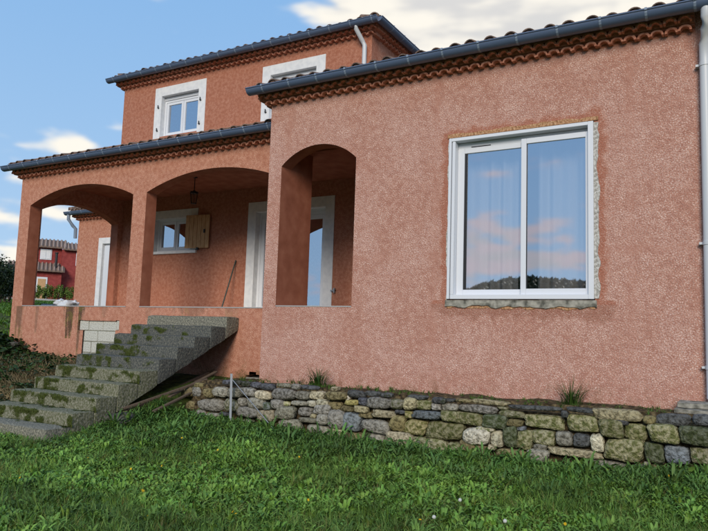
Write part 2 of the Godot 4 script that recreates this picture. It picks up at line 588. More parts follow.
func terrain() -> void:
	var bumps := noise(0.9, 4, 301)
	var xs := axis([[-420, -60, 20.0], [-60, -20, 2.5], [-20, 4, 0.25], [4, 40, 3.0], [40, 420, 20.0]])
	var zs := axis([[-300, -50, 25.0], [-50, -8, 2.5], [-8, 11, 0.25], [11, 60, 3.5], [60, 200, 14.0]])
	sheet(xs, zs, func(x, z): return gh(x, z) + bumps.get_noise_2d(x, z) * 0.035 * (0.3 if x > -8.9 and x < -7.1 and z < 2.9 else 1.0), M.turf, "ground")
	# soil behind the dry stone wall
	var lump := noise(2.2, 4, 303)
	sheet(axis([[-7.15, 0.6, 0.07]]), axis([[-0.85, 0.72, 0.06]]), func(x, z): return lerpf(-0.70, -0.64, clampf((x + 6.0) / 6.0, 0, 1)) + lump.get_noise_2d(x, z) * 0.035 - 0.5 * smoothstep(-6.75, -7.1, x) - 0.55 * smoothstep(0.6, 0.74, z), M.soil, "soil_terrace")
	# the wooded hills across the valley, which the windows mirror
	var ridge := noise(0.006, 4, 305)
	var hill := func(x, z):
		var r: float = smoothstep(150.0, 330.0, z) * (13.0 + 15.0 * smoothstep(-150.0, -70.0, x) + ridge.get_noise_2d(x, 0.0) * 14.0) - 2.7
		return r - smoothstep(330.0, 600.0, z) * 10.0
	sheet(axis([[-420, 420, 12.0]]), axis([[150, 600, 15.0]]), hill, M.turf, "hills")
	var tree := leaf_cloud(130, Vector3(2.4, 2.0, 2.4), 1.3, lin(40, 50, 30), lin(62, 72, 40), 11)
	var spots := []
	var cols := PackedColorArray()
	for k in 5200:
		var x := rng.randf_range(-330, 130)
		var z := rng.randf_range(200, 350)
		var s := rng.randf_range(0.7, 1.5)
		spots.append(Transform3D(Basis(Vector3.UP, rng.randf() * TAU).scaled(Vector3.ONE * s), Vector3(x, hill.call(x, z) + 1.6 * s, z)))
		var c := rng.randf_range(0.55, 1.05)
		cols.append(Color(c, c, c))
	scatter("wood", tree, spots, cols, "dark wooded hillside across the valley behind the viewer", "wood")

func scatter(called: String, mesh: Mesh, spots: Array, cols: PackedColorArray, label: String, category: String, parent: Node = null) -> MultiMeshInstance3D:
	var mm := MultiMesh.new()
	mm.transform_format = MultiMesh.TRANSFORM_3D
	mm.use_colors = true
	mm.mesh = mesh
	mm.instance_count = spots.size()
	for i in spots.size():
		mm.set_instance_transform(i, spots[i])
		mm.set_instance_color(i, cols[i])
	var o := MultiMeshInstance3D.new()
	o.multimesh = mm
	if parent:
		o.name = called
		parent.add_child(o, true)
	else:
		o.name = numbered(called)
		add_child(o)
	tag(o, label, category, "", "stuff")
	return o

# leaves spread through an ellipsoid, in clumps
func leaf_cloud(count: int, radii: Vector3, size: float, ca: Color, cb: Color, sd: int, upright := 0.3) -> ArrayMesh:
	var r := RandomNumberGenerator.new()
	r.seed = sd
	var b := MB.new()
	var clumps := []
	for k in maxi(6, count / 45):
		var d := Vector3(r.randfn(), r.randfn(), r.randfn()).normalized() * pow(r.randf(), 0.45)
		clumps.append(d)
	for k in count:
		var c: Vector3 = clumps[r.randi() % clumps.size()]
		var p := (c * 0.82 + Vector3(r.randfn(), r.randfn(), r.randfn()) * 0.16) * radii
		var out := (c + Vector3(r.randfn(), r.randfn() + upright, r.randfn()) * 0.7).normalized()
		var side := out.cross(Vector3(r.randfn(), r.randfn(), r.randfn())).normalized()
		var up := side.cross(out)
		var s := size * r.randf_range(0.6, 1.3)
		b.color = ca.lerp(cb, r.randf())
		var i := b.vert(p - up * s * 0.5, out)
		b.vert(p + side * s * 0.32 + out * s * 0.08, (out + side * 0.3).normalized()); b.vert(p + up * s * 0.5, out); b.vert(p - side * s * 0.32 + out * s * 0.08, (out - side * 0.3).normalized())
		b.idx.append_array([i, i + 2, i + 1, i, i + 3, i + 2])
	return b.mesh(M.leaf)

# ---------------------------------------------------------------- walls with openings
# op: [x0, x1, bottom, spring, rise, jambs (bit 1 left, bit 2 right)]
func arc_y(op: Array, x: float) -> float:
	if op[4] <= 0.0: return op[3]
	var c: float = op[1] - op[0]
	var r: float = (c * c * 0.25 + op[4] * op[4]) / (2.0 * op[4])
	var m: float = (op[0] + op[1]) * 0.5
	return op[3] + sqrt(maxf(r * r - (x - m) * (x - m), 0.0)) - (r - op[4])

func wall(b: MB, T: Transform3D, x0: float, x1: float, y0: float, y1: float, th: float, ops: Array, reveals: Array = []) -> void:
	var first := reveals.size()
	for op in ops: reveals.append(b if op.size() > 6 else MB.new())
	var cuts := [x0, x1]
	for op in ops:
		var k := 20 if op[4] > 0.0 else 1
		for i in k + 1:
			cuts.append(lerpf(op[0], op[1], float(i) / k))
	cuts.sort()
	var uv := func(x, y): return Vector2((x - x0) / (x1 - x0), (y1 - y) / (y1 - y0))
	for i in cuts.size() - 1:
		var a: float = cuts[i]
		var c: float = cuts[i + 1]
		if c - a < 1e-4: continue
		var mid := (a + c) * 0.5
		var here := []
		for op in ops:
			if op[0] < mid and op[1] > mid: here.append(op)
		here.sort_custom(func(p, q): return p[2] < q[2])
		var la := y0
		var lc := y0
		for k in here.size() + 1:
			var ha := y1
			var hc := y1
			if k < here.size():
				ha = here[k][2]; hc = ha
			b.quad(T * Vector3(a, la, 0), T * Vector3(c, lc, 0), T * Vector3(c, hc, 0), T * Vector3(a, ha, 0), uv.call(a, la), uv.call(c, lc), uv.call(c, hc), uv.call(a, ha))
			b.quad(T * Vector3(c, lc, -th), T * Vector3(a, la, -th), T * Vector3(a, ha, -th), T * Vector3(c, hc, -th), uv.call(c, lc), uv.call(a, la), uv.call(a, ha), uv.call(c, hc))
			if k < here.size():
				la = arc_y(here[k], a); lc = arc_y(here[k], c)
				var rv: MB = reveals[first + ops.find(here[k])]
				rv.quad(T * Vector3(a, ha, 0), T * Vector3(c, hc, 0), T * Vector3(c, hc, -th), T * Vector3(a, ha, -th), uv.call(a, ha), uv.call(c, hc), uv.call(c, hc), uv.call(a, ha))
				rv.quad(T * Vector3(c, lc, 0), T * Vector3(a, la, 0), T * Vector3(a, la, -th), T * Vector3(c, lc, -th), uv.call(c, lc), uv.call(a, la), uv.call(a, la), uv.call(c, lc))
	for op in ops:
		var j: int = op[5] if op.size() > 5 else 3
		var rv: MB = reveals[first + ops.find(op)]
		if j & 1:
			var t: float = arc_y(op, op[0])
			rv.quad(T * Vector3(op[0], op[2], 0), T * Vector3(op[0], op[2], -th), T * Vector3(op[0], t, -th), T * Vector3(op[0], t, 0), uv.call(op[0], op[2]), uv.call(op[0], op[2]), uv.call(op[0], t), uv.call(op[0], t))
		if j & 2:
			var t: float = arc_y(op, op[1])
			rv.quad(T * Vector3(op[1], op[2], -th), T * Vector3(op[1], op[2], 0), T * Vector3(op[1], t, 0), T * Vector3(op[1], t, -th), uv.call(op[1], op[2]), uv.call(op[1], op[2]), uv.call(op[1], t), uv.call(op[1], t))
	b.quad(T * Vector3(x0, y0, -th), T * Vector3(x0, y0, 0), T * Vector3(x0, y1, 0), T * Vector3(x0, y1, -th))
	b.quad(T * Vector3(x1, y0, 0), T * Vector3(x1, y0, -th), T * Vector3(x1, y1, -th), T * Vector3(x1, y1, 0))
	b.quad(T * Vector3(x0, y1, 0), T * Vector3(x1, y1, 0), T * Vector3(x1, y1, -th), T * Vector3(x0, y1, -th))

# a half tube open below: outer radius ro, inner ri, from z = 0 forwards to z = l
func half_tile(ro: float, ri: float, l: float, seg := 8, taper := 1.0) -> MB:
	var b := MB.new()
	for k in seg:
		var a := PI * k / seg
		var c := PI * (k + 1) / seg
		var pa := Vector3(cos(a), sin(a), 0)
		var pc := Vector3(cos(c), sin(c), 0)
		var f := Vector3(0, 0, l)
		for side in 2:
			var r := ro if side == 0 else ri
			var i := b.vert(pa * r * taper, pa if side == 0 else -pa)
			b.vert(pc * r * taper, pc if side == 0 else -pc); b.vert(pc * r + f, pc if side == 0 else -pc); b.vert(pa * r + f, pa if side == 0 else -pa)
			if side == 0: b.idx.append_array([i, i + 1, i + 2, i, i + 2, i + 3])
			else: b.idx.append_array([i, i + 2, i + 1, i, i + 3, i + 2])
		b.quad(pa * ri + f, pa * ro + f, pc * ro + f, pc * ri + f)
		b.quad(pc * ri * taper, pc * ro * taper, pa * ro * taper, pa * ri * taper)
	b.quad(Vector3(ri * taper, 0, 0), Vector3(ro * taper, 0, 0), Vector3(ro, 0, l), Vector3(ri, 0, l))
	b.quad(Vector3(-ro * taper, 0, 0), Vector3(-ri * taper, 0, 0), Vector3(-ri, 0, l), Vector3(-ro, 0, l))
	return b

var tile_mesh: Array = []
var eave_mesh: Array = []

# Two rows of half-round tiles under an eave. T: local x along the eave, z outwards, origin on the wall face at the foot of the rows.
func cornice(parent: Node3D, T: Transform3D, len: float, left := 0.0, right := 0.0) -> void:
	if tile_mesh.is_empty():
		for k in 3:
			tile_mesh.append(half_tile(0.071, 0.043 + 0.003 * k, 0.30, 10).mesh(M.cornice))
	var inv := parent.global_transform.affine_inverse()
	var c := node(parent, "cornice")
	for row in 2:
		var out := 0.085 * (row + 1)
		var y := 0.004 + 0.077 * row
		var x0 := -out * left + 0.02
		var x1 := len + out * right - 0.02
		var count := roundi((x1 - x0) / 0.143)
		for k in count:
			var x := x0 + (k + 0.5) * (x1 - x0) / count
			var j := Vector3(rng.randf_range(-0.004, 0.004), rng.randf_range(-0.003, 0.003), out - 0.30 + rng.randf_range(-0.008, 0.008))
			put(tile_mesh[(k * 7 + row) % 3], "cornice_tile", c, inv * T * Transform3D(Basis(Vector3.BACK, rng.randf_range(-0.03, 0.03)).scaled(Vector3(1, 0.92, 1)), Vector3(x, y, 0) + j))
		var b := MB.new()
		b.box(Vector3(x0 - 0.02, y + 0.054, -0.24), Vector3(x1 + 0.02, y + 0.073, out - 0.030), T)
		# mortar that closes the tiles at the wall
		b.box(Vector3(x0 - 0.02, y - 0.004, -0.24), Vector3(x1 + 0.02, y + 0.056, out - 0.084), T)
		part(b, "mortar_band", M.band, c)
	var tb := MB.new()
	tb.box(Vector3(-0.17 * left, 0.156, -0.24), Vector3(len + 0.17 * right, 0.245, 0.168), T)
	part(tb, "eave_band", M.band, c)

# half-round gutter with brackets along local x; same frame as the cornice
func gutter(parent: Node3D, T: Transform3D, x0: float, x1: float, first := 0.2) -> void:
	var g := node(parent, "gutter")
	var yc := 0.205
	var zc := 0.27
	var r := 0.088
	var b := MB.new()
	var seg := 10
	for k in seg:
		var a := PI + PI * k / seg
		var c := PI + PI * (k + 1) / seg
		for side in 2:
			var rr := r if side == 0 else r - 0.006
			var pa := Vector3(0, sin(a), cos(a))
			var pc := Vector3(0, sin(c), cos(c))
			var o := Vector3(0, yc, zc)
			var sg := 1.0 if side == 0 else -1.0
			var i := b.vert(T * (o + pa * rr + Vector3(x0, 0, 0)), T.basis * pa * sg)
			b.vert(T * (o + pc * rr + Vector3(x0, 0, 0)), T.basis * pc * sg); b.vert(T * (o + pc * rr + Vector3(x1, 0, 0)), T.basis * pc * sg); b.vert(T * (o + pa * rr + Vector3(x1, 0, 0)), T.basis * pa * sg)
			if side == 0: b.idx.append_array([i, i + 1, i + 2, i, i + 2, i + 3])
			else: b.idx.append_array([i, i + 2, i + 1, i, i + 3, i + 2])
	for x in [x0, x1]:
		var fan := []
		for k in seg + 1:
			var a := PI + PI * k / seg
			fan.append(T * Vector3(x, yc + sin(a) * r, zc + cos(a) * r))
		for k in range(1, seg):
			if x == x1: b.tri(fan[0], fan[k + 1], fan[k])
			else: b.tri(fan[0], fan[k], fan[k + 1])
	part(b, "trough", M.gutter, g)
	var lip := MB.new()
	lip.tube([T * Vector3(x0, yc, zc + r), T * Vector3(x1, yc, zc + r)], 0.011, 8)
	part(lip, "rolled_edge", M.gutter, g)
	var x := x0 + first
	while x < x1 - 0.05:
		var s := MB.new()
		var path := []
		for k in 9:
			var a := PI + PI * k / 8.0
			path.append(T * Vector3(x, yc + sin(a) * (r + 0.002), zc + cos(a) * (r + 0.002)))
		for k in 8:
			var w := T.basis * Vector3(0.013, 0, 0)
			s.quad(path[k] + w, path[k] - w, path[k + 1] - w, path[k + 1] + w)
		s.box(Vector3(x - 0.013, yc - 0.012, zc + r - 0.004), Vector3(x + 0.013, yc + 0.016, zc + r + 0.014), T)
		part(s, "bracket", M.bracket, g)
		x += 0.48

# row of canal tiles that ends over the gutter, and the ribbed roof behind it
func eave_tiles(parent: Node3D, T: Transform3D, x0: float, x1: float, slope: float) -> void:
	if eave_mesh.is_empty():
		for k in 3:
			var t := half_tile(0.088 + 0.004 * k, 0.074 + 0.004 * k, 0.45, 10, 0.85)
			for i in 10:   # the open end is stopped with mortar
				t.tri(Vector3(0, 0, 0.43), Vector3(cos(PI * i / 10), sin(PI * i / 10), 0) * 0.075 + Vector3(0, 0, 0.43), Vector3(cos(PI * (i + 1) / 10), sin(PI * (i + 1) / 10), 0) * 0.075 + Vector3(0, 0, 0.43))
			eave_mesh.append(t.mesh(M.roof))
	var inv := parent.global_transform.affine_inverse()
	var e := node(parent, "eave_row")
	var count := roundi((x1 - x0) / 0.24)
	for k in count:
		var x := x0 + (k + 0.5) * (x1 - x0) / count + rng.randf_range(-0.012, 0.012)
		var at := Vector3(x, 0.224 + rng.randf_range(-0.008, 0.008) + 0.45 * slope, -0.22 + rng.randf_range(-0.015, 0.02))
		put(eave_mesh[(k * 5) % 3], "roof_tile", e, inv * T * Transform3D(Basis(Vector3.UP, rng.randf_range(-0.04, 0.04)) * Basis(Vector3.RIGHT, atan(slope)), at))

func frame_ring(b: MB, x0: float, x1: float, y0: float, y1: float, w: float, z0: float, z1: float, bev := 0.004) -> void:
	b.bevel(Vector3(x0, y0, z0), Vector3(x0 + w, y1, z1), bev)
	b.bevel(Vector3(x1 - w, y0, z0), Vector3(x1, y1, z1), bev)
	b.bevel(Vector3(x0 + w, y1 - w, z0), Vector3(x1 - w, y1, z1 - 0.002), bev)
	b.bevel(Vector3(x0 + w, y0, z0), Vector3(x1 - w, y0 + w, z1 - 0.002), bev)

func pane(parent: Node3D, x0: float, x1: float, y0: float, y1: float, z: float) -> void:
	var b := MB.new()
	b.quad(Vector3(x0, y0, z), Vector3(x1, y0, z), Vector3(x1, y1, z), Vector3(x0, y1, z))
	part(b, "pane", M.glass, parent)

# a strip with one ragged side. T: u along, v across, w outwards
func ragged(b: MB, T: Transform3D, l: float, w: float, amp: float, th: float, sd: int) -> void:
	var f := noise(3.2, 4, sd)
	var k := maxi(6, int(l / 0.03))
	var prev := 0.0
	for i in k:
		var u0 := l * i / k
		var u1 := l * (i + 1) / k
		var w0 := w + f.get_noise_2d(u0, 0) * amp
		var w1 := w + f.get_noise_2d(u1, 0) * amp
		b.quad(T * Vector3(u0, 0, th), T * Vector3(u1, 0, th), T * Vector3(u1, w1 - 0.004, th), T * Vector3(u0, w0 - 0.004, th))
		b.quad(T * Vector3(u0, w0 - 0.004, th), T * Vector3(u1, w1 - 0.004, th), T * Vector3(u1, w1, 0), T * Vector3(u0, w0, 0))
		b.quad(T * Vector3(u1, 0, th), T * Vector3(u0, 0, th), T * Vector3(u0, 0, 0), T * Vector3(u1, 0, 0))
	for e in [0.0, l]:
		var we: float = w + f.get_noise_2d(e, 0) * amp
		if e == 0.0: b.quad(T * Vector3(0, 0, 0), T * Vector3(0, 0, th), T * Vector3(0, we, th), T * Vector3(0, we, 0))
		else: b.quad(T * Vector3(l, 0, th), T * Vector3(l, 0, 0), T * Vector3(l, we, 0), T * Vector3(l, we, th))

func casement(parent: Node3D, called: String, x0: float, x1: float, y0: float, y1: float, z: float) -> Node3D:
	# a two-leaf white window set back from the wall face z
	var w := node(parent, called)
	var b := MB.new()
	frame_ring(b, x0, x1, y0, y1, 0.05, z - 0.19, z - 0.12)
	part(b, "frame", M.white, w)
	var m := (x0 + x1) * 0.5
	for s in 2:
		var a := x0 + 0.05 if s == 0 else m
		var c := m if s == 0 else x1 - 0.05
		var l := MB.new()
		frame_ring(l, a + 0.004, c - 0.004, y0 + 0.052, y1 - 0.052, 0.062, z - 0.175, z - 0.128)
		part(l, "leaf_frame", M.white, w)
		pane(w, a + 0.06, c - 0.06, y0 + 0.11, y1 - 0.11, z - 0.15)
	return w

# a flat painted surround around an opening on wall face z
func surround(parent: Node3D, x0: float, x1: float, y0: float, y1: float, w: float, z: float, foot := true) -> void:
	var b := MB.new()
	b.bevel(Vector3(x0 - w, y0 - (w if foot else 0.0), z - 0.05), Vector3(x0, y1 + w, z + 0.012), 0.003)
	b.bevel(Vector3(x1, y0 - (w if foot else 0.0), z - 0.05), Vector3(x1 + w, y1 + w, z + 0.012), 0.003)
	b.bevel(Vector3(x0, y1, z - 0.05), Vector3(x1, y1 + w, z + 0.012), 0.003)
	part(b, "surround", M.trim, parent)
	# white plastered reveals
	var r := MB.new()
	r.box(Vector3(x0 - 0.03, y0, z - 0.2), Vector3(x0 + 0.004, y1, z + 0.01))
	r.box(Vector3(x1 - 0.004, y0, z - 0.2), Vector3(x1 + 0.03, y1, z + 0.01))
	r.box(Vector3(x0, y1 - 0.004, z - 0.2), Vector3(x1, y1 + 0.03, z + 0.01))
	part(r, "reveal", M.trim, parent)

func house() -> void:
	var hs := base("house", Vector3(-6, -0.7, 0), "terracotta rendered house with arched porch, dark gutters and white windows", "house")
	var I := Transform3D()
	# --- right-hand block
	var b := MB.new()
	var rv := []
	wall(b, I, -6.19, -0.22, -0.75, 3.75, 0.25, [[-5.955, -4.665, FLOOR, 2.505, 0.265], [-3.27, -1.46, 0.50, 2.605, 0.0]], rv)
	part(b, "front_wall", M.front, hs)
	for r in rv:
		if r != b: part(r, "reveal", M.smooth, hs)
	# return of that wall back to the porch wall: its right face is the smooth pillar seen through the small arch
	var pil := MB.new()
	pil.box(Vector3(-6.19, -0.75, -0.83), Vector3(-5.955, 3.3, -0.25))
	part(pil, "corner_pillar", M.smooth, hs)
	var sides := MB.new()
	sides.prism([Vector2(9.0, -0.75), Vector2(9.0, 3.9), Vector2(4.5, 5.2), Vector2(0.25, 3.75), Vector2(0.25, -0.75)], -0.47, -0.22, Transform3D(Basis(Vector3(0, 0, -1), Vector3(0, 1, 0), Vector3(1, 0, 0)), Vector3.ZERO))
	sides.box(Vector3(-6.185, 3.3, -3.1), Vector3(-5.955, 3.76, -0.25))
	sides.box(Vector3(-4.665, FLOOR, -3.1), Vector3(-4.5, 3.06, -0.25))
	sides.box(Vector3(-6.2, -0.75, -9.2), Vector3(-0.22, 4.0, -9.0))
	part(sides, "side_wall", M.stucco, hs)
	# --- porch front
	b = MB.new(); rv = []
	var TP := Transform3D(Basis(), Vector3(0, 0, PORCH_Z))
	var patch := [[-11.05, -10.91, -0.05, 0.145, 0.0, 1, 1], [-10.91, -10.02, -0.52, 0.14, 0.0, 0, 1], [-10.02, -9.93, -0.03, 0.155, 0.0, 2, 1]]
	var hole := [[-6.93, -6.86, -0.80, -0.665, 0.0, 1, 1], [-6.86, -6.72, -0.80, -0.61, 0.0, 0, 1], [-6.72, -6.60, -0.80, -0.65, 0.0, 2, 1]]
	wall(b, TP, -13.19, -6.19, -0.9, 3.5, 0.25, [[-12.85, -9.79, FLOOR, 2.5, 0.315], [-9.44, -6.38, FLOOR, 2.51, 0.3]] + patch + hole, rv)
	part(b, "porch_wall", M.porch, hs)
	for r in rv:
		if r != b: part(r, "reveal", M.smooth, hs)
	# bare hollow blocks where the render is missing
	var bx := MB.new()
	bx.box(Vector3(-11.1, -0.56, PORCH_Z - 0.20), Vector3(-9.88, 0.17, PORCH_Z - 0.042))
	part(bx, "mortar_bed", M.mortar, hs)
	for blk in [[-11.045, -10.80, -0.045, 0.14], [-10.785, -10.40, -0.045, 0.135], [-10.385, -10.03, -0.045, 0.135], [-10.02, -9.935, -0.025, 0.15], [-10.905, -10.53, -0.25, -0.06], [-10.515, -10.02, -0.25, -0.06], [-10.905, -10.70, -0.46, -0.265], [-10.685, -10.19, -0.46, -0.265], [-10.175, -10.02, -0.46, -0.265], [-10.905, -10.45, -0.52, -0.475], [-10.435, -10.02, -0.52, -0.475]]:
		boxpart(Vector3(blk[0], blk[2], PORCH_Z - 0.16), Vector3(blk[1], blk[3], PORCH_Z - 0.018 - rng.randf() * 0.012), "concrete_block", M.block, hs, 0.008)
	boxpart(Vector3(-6.92, -0.78, PORCH_Z - 0.3), Vector3(-6.61, -0.70, PORCH_Z + 0.03), "vent_slab", M.concrete, hs, 0.01)
	boxpart(Vector3(-7.0, -0.9, PORCH_Z - 0.5), Vector3(-6.5, -0.5, PORCH_Z - 0.4), "dark_backing", M.soil, hs)  # dark box added behind the hole for the shade inside it
	# coping strip on the porch sill
	for s in [[-12.848, -9.792, PORCH_Z + 0.008, PORCH_Z - 0.25], [-9.438, -6.382, PORCH_Z + 0.008, PORCH_Z - 0.25], [-5.953, -4.667, 0.006, -0.25]]:
		boxpart(Vector3(s[0], FLOOR - 0.004, s[3]), Vector3(s[1], FLOOR + 0.014, s[2]), "coping", M.coping, hs, 0.003)
	# left end wall with its own arch: local x runs from back to front, the face looks to the left
	b = MB.new(); rv = []
	var TL := Transform3D(Basis(Vector3(0, 0, 1), Vector3(0, 1, 0), Vector3(-1, 0, 0)), Vector3(-13.19, 0, 0))
	wall(b, TL, -3.1, PORCH_Z - 0.25, -0.9, 3.4, 0.24, [[-2.98, -0.95, FLOOR, 2.49, 0.26]], rv)
	part(b, "porch_end_wall", M.stucco, hs)
	for r in rv:
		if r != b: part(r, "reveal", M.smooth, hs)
	# floor and ceiling of the porch, and the storey above
	boxpart(Vector3(-12.95, 0.15, BACK_Z), Vector3(-4.665, FLOOR, PORCH_Z - 0.25), "porch_floor", M.tile_floor, hs)
	boxpart(Vector3(-5.955, 0.15, PORCH_Z - 0.25), Vector3(-4.665, FLOOR - 0.002, -0.25), "porch_floor", M.tile_floor, hs)
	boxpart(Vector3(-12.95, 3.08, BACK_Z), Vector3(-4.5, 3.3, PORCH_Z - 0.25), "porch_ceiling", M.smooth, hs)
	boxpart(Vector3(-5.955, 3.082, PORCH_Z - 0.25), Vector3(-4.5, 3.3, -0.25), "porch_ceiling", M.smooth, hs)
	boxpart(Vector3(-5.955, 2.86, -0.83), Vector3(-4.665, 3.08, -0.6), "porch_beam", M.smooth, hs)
	# --- back wall of the porch and the upper storey in one face
	b = MB.new(); rv = []
	var TB := Transform3D(Basis(), Vector3(0, 0, BACK_Z))
	wall(b, TB, -13.19, -6.2, -0.9, 6.2, 0.28, [[-8.87, -7.13, FLOOR, 2.55, 0.0], [-11.85, -10.70, 1.80, 2.56, 0.0], [-11.88, -10.70, 4.55, 5.54, 0.0], [-8.66, -7.48, 4.55, 5.51, 0.0]], rv)
	part(b, "back_wall", M.back, hs)
	for r in rv: part(r, "reveal", M.trim, hs)
	boxpart(Vector3(-6.2, -0.9, BACK_Z - 0.28), Vector3(-4.5, 3.5, BACK_Z), "back_wall", M.back, hs)
	var up := MB.new()
	up.box(Vector3(-13.19, -0.9, -10.0), Vector3(-12.92, 6.2, BACK_Z - 0.28))
	up.box(Vector3(-6.46, 3.0, -10.0), Vector3(-6.2, 6.2, BACK_Z - 0.28))
	up.box(Vector3(-13.19, -0.9, -10.25), Vector3(-6.2, 6.2, -10.0))
	part(up, "upper_side_wall", M.stucco, hs)
	boxpart(Vector3(-12.92, 3.0, -10.0), Vector3(-6.46, 3.25, BACK_Z - 0.28), "storey_floor", M.room, hs)
	boxpart(Vector3(-12.92, -0.1, -10.0), Vector3(-4.5, FLOOR - 0.003, BACK_Z - 0.28), "room_floor", M.tile_floor, hs)
	# the room behind the big window
	boxpart(Vector3(-4.5, -0.1, -6.0), Vector3(-0.47, FLOOR - 0.01, -0.25), "room_floor", M.tile_floor, hs)
	boxpart(Vector3(-4.5, FLOOR, -6.2), Vector3(-0.47, 3.0, -6.0), "room_wall", M.room, hs)
	boxpart(Vector3(-4.5, 3.0, -6.2), Vector3(-0.47, 3.1, -0.25), "room_ceiling", M.room, hs)
	boxpart(Vector3(-4.62, FLOOR, -6.2), Vector3(-4.5, 3.0, BACK_Z - 0.28), "room_wall", M.room, hs)
	# --- eaves
	var TA := Transform3D(Basis(), Vector3(-6.19, 3.465, 0))
	cornice(hs, TA, 5.80, 1.0, 0.0)
	gutter(hs, TA, -0.24, 6.3, 0.30)
	eave_tiles(hs, TA, -0.2, 6.3, 0.3)
	var TQ := Transform3D(Basis(), Vector3(-13.19, 3.10, PORCH_Z))
	cornice(hs, TQ, 7.0, 1.0, 0.0)
	gutter(hs, TQ, -0.26, 7.0, 0.27)
	eave_tiles(hs, TQ, -0.22, 7.0, 0.3)
	var TU := Transform3D(Basis(), Vector3(-13.19, 5.905, BACK_Z))
	cornice(hs, TU, 6.99, 1.0, 1.0)
	gutter(hs, TU, -0.3, 6.99 + 0.27, 0.25)
	eave_tiles(hs, TU, -0.2, 6.99 + 0.2, 0.3)
	var TR := Transform3D(Basis(Vector3(0, 0, -1), Vector3(0, 1, 0), Vector3(1, 0, 0)), Vector3(-6.2, 5.905, BACK_Z))
	cornice(hs, TR, 2.3, 0.0, 0.0)
	gutter(hs, TR, -0.27, 6.9, 0.5)
	eave_tiles(hs, TR, -0.2, 2.4, 0.3)
	# short returns on the left corners
	for q in [[TA, 0.55], [TQ, 0.5], [TU, 0.6]]:
		var o: Vector3 = q[0].origin
		var rb := MB.new()
		rb.box(Vector3(o.x - 0.085, o.y + 0.002, o.z - q[1]), Vector3(o.x, o.y + 0.076, o.z + 0.02))
		rb.box(Vector3(o.x - 0.168, o.y + 0.08, o.z - q[1]), Vector3(o.x, o.y + 0.243, o.z + 0.10))
		part(rb, "eave_return", M.band, hs)
	# --- roofs
	var rf := MB.new()
	_slope(rf, Vector3(-6.42, 3.66, 0.2), Vector3(0.1, 3.66, 0.2), Vector3(0.1, 5.13, -4.5), Vector3(-6.42, 5.13, -4.5))
	_slope(rf, Vector3(0.1, 3.73, -9.4), Vector3(-6.2, 3.73, -9.4), Vector3(-6.2, 5.13, -4.5), Vector3(0.1, 5.13, -4.5))
	part(rf, "roof", M.roof, hs)
	rf = MB.new()
	_slope(rf, Vector3(-13.42, 3.31, -0.4), Vector3(-6.19, 3.31, -0.4), Vector3(-6.19, 4.18, -3.1), Vector3(-13.42, 4.18, -3.1))
	part(rf, "porch_roof", M.roof, hs)
	rf = MB.new()
	var e0 := Vector3(-13.4, 6.11, -2.9)
	var e1 := Vector3(-5.98, 6.11, -2.9)
	var e2 := Vector3(-5.98, 6.11, -10.4)
	var e3 := Vector3(-13.4, 6.11, -10.4)
	var rl := Vector3(-9.8, 7.25, -6.6)
	var rr := Vector3(-9.6, 7.25, -6.7)
	_slope(rf, e0, e1, rr, rl); _slope(rf, e1, e2, rr, rr); _slope(rf, e2, e3, rl, rr); _slope(rf, e3, e0, rl, rl)
	part(rf, "upper_roof", M.roof, hs)
	# hip tiles at the two front corners of the upper roof
	for q in [[Vector3(-6.0, 6.20, -2.88), rr], [Vector3(-13.38, 6.20, -2.88), rl]]:
		var d: Vector3 = (q[1] - q[0]).normalized()
		for k in 5:
			var at: Vector3 = q[0] + d * (k * 0.4 + 0.22)
			var bs := Basis.looking_at(d, Vector3.UP)
			put(half_tile(0.115, 0.095, 0.46, 8, 0.85).mesh(M.roof), "hip_tile", hs, hs.global_transform.affine_inverse() * Transform3D(bs, at + d * 0.36 + Vector3(0, -0.045, 0)))
	# --- rain pipes
	var dp := MB.new()
	dp.tube([Vector3(-0.27, 3.62, 0.27), Vector3(-0.27, 3.5, 0.27), Vector3(-0.28, 3.4, 0.2), Vector3(-0.30, 3.28, 0.09), Vector3(-0.30, 3.1, 0.075), Vector3(-0.30, -0.52, 0.075)], 0.052, 16)
	part(dp, "rain_pipe", M.pvc, hs)
	for y in [3.05, 1.1, -0.2]:
		var cl := MB.new()
		cl.tube([Vector3(-0.30, y - 0.02, 0.075), Vector3(-0.30, y + 0.02, 0.075)], 0.058, 16)
		cl.box(Vector3(-0.39, y - 0.012, 0.0), Vector3(-0.34, y + 0.012, 0.07))
		part(cl, "pipe_clip", M.pvc, hs)
	dp = MB.new()
	dp.tube([Vector3(-6.42, 6.06, -2.83), Vector3(-6.42, 5.98, -2.83), Vector3(-6.36, 5.78, -3.0), Vector3(-6.33, 5.70, -3.04), Vector3(-6.33, 3.9, -3.04)], 0.045, 12)
	part(dp, "rain_pipe", M.pvc, hs)
	# --- wing behind the porch
	b = MB.new()
	wall(b, Transform3D(Basis(), Vector3(0, 0, -5.0)), -17.02, -13.19, -0.5, 3.5, 0.25, [[-15.92, -15.0, 0.2, 2.42, 0.0]], rv)
	part(b, "wing_wall", M.stucco, hs)
	part(rv[-1], "reveal", M.trim, hs)
	boxpart(Vector3(-17.02, -0.5, -9.0), Vector3(-16.77, 3.5, -5.25), "wing_wall", M.stucco, hs)
	var TW := Transform3D(Basis(), Vector3(-17.02, 3.16, -5.0))
	cornice(hs, TW, 2.6, 1.0, 0.0)
	gutter(hs, TW, -0.28, 3.8, 0.3)
	eave_tiles(hs, TW, -0.2, 2.6, 0.3)
	rf = MB.new()
	_slope(rf, Vector3(-17.3, 3.44, -4.8), Vector3(-13.19, 3.44, -4.8), Vector3(-13.19, 4.4, -8.0), Vector3(-17.3, 4.4, -8.0))
	part(rf, "wing_roof", M.roof, hs)
	dp = MB.new()
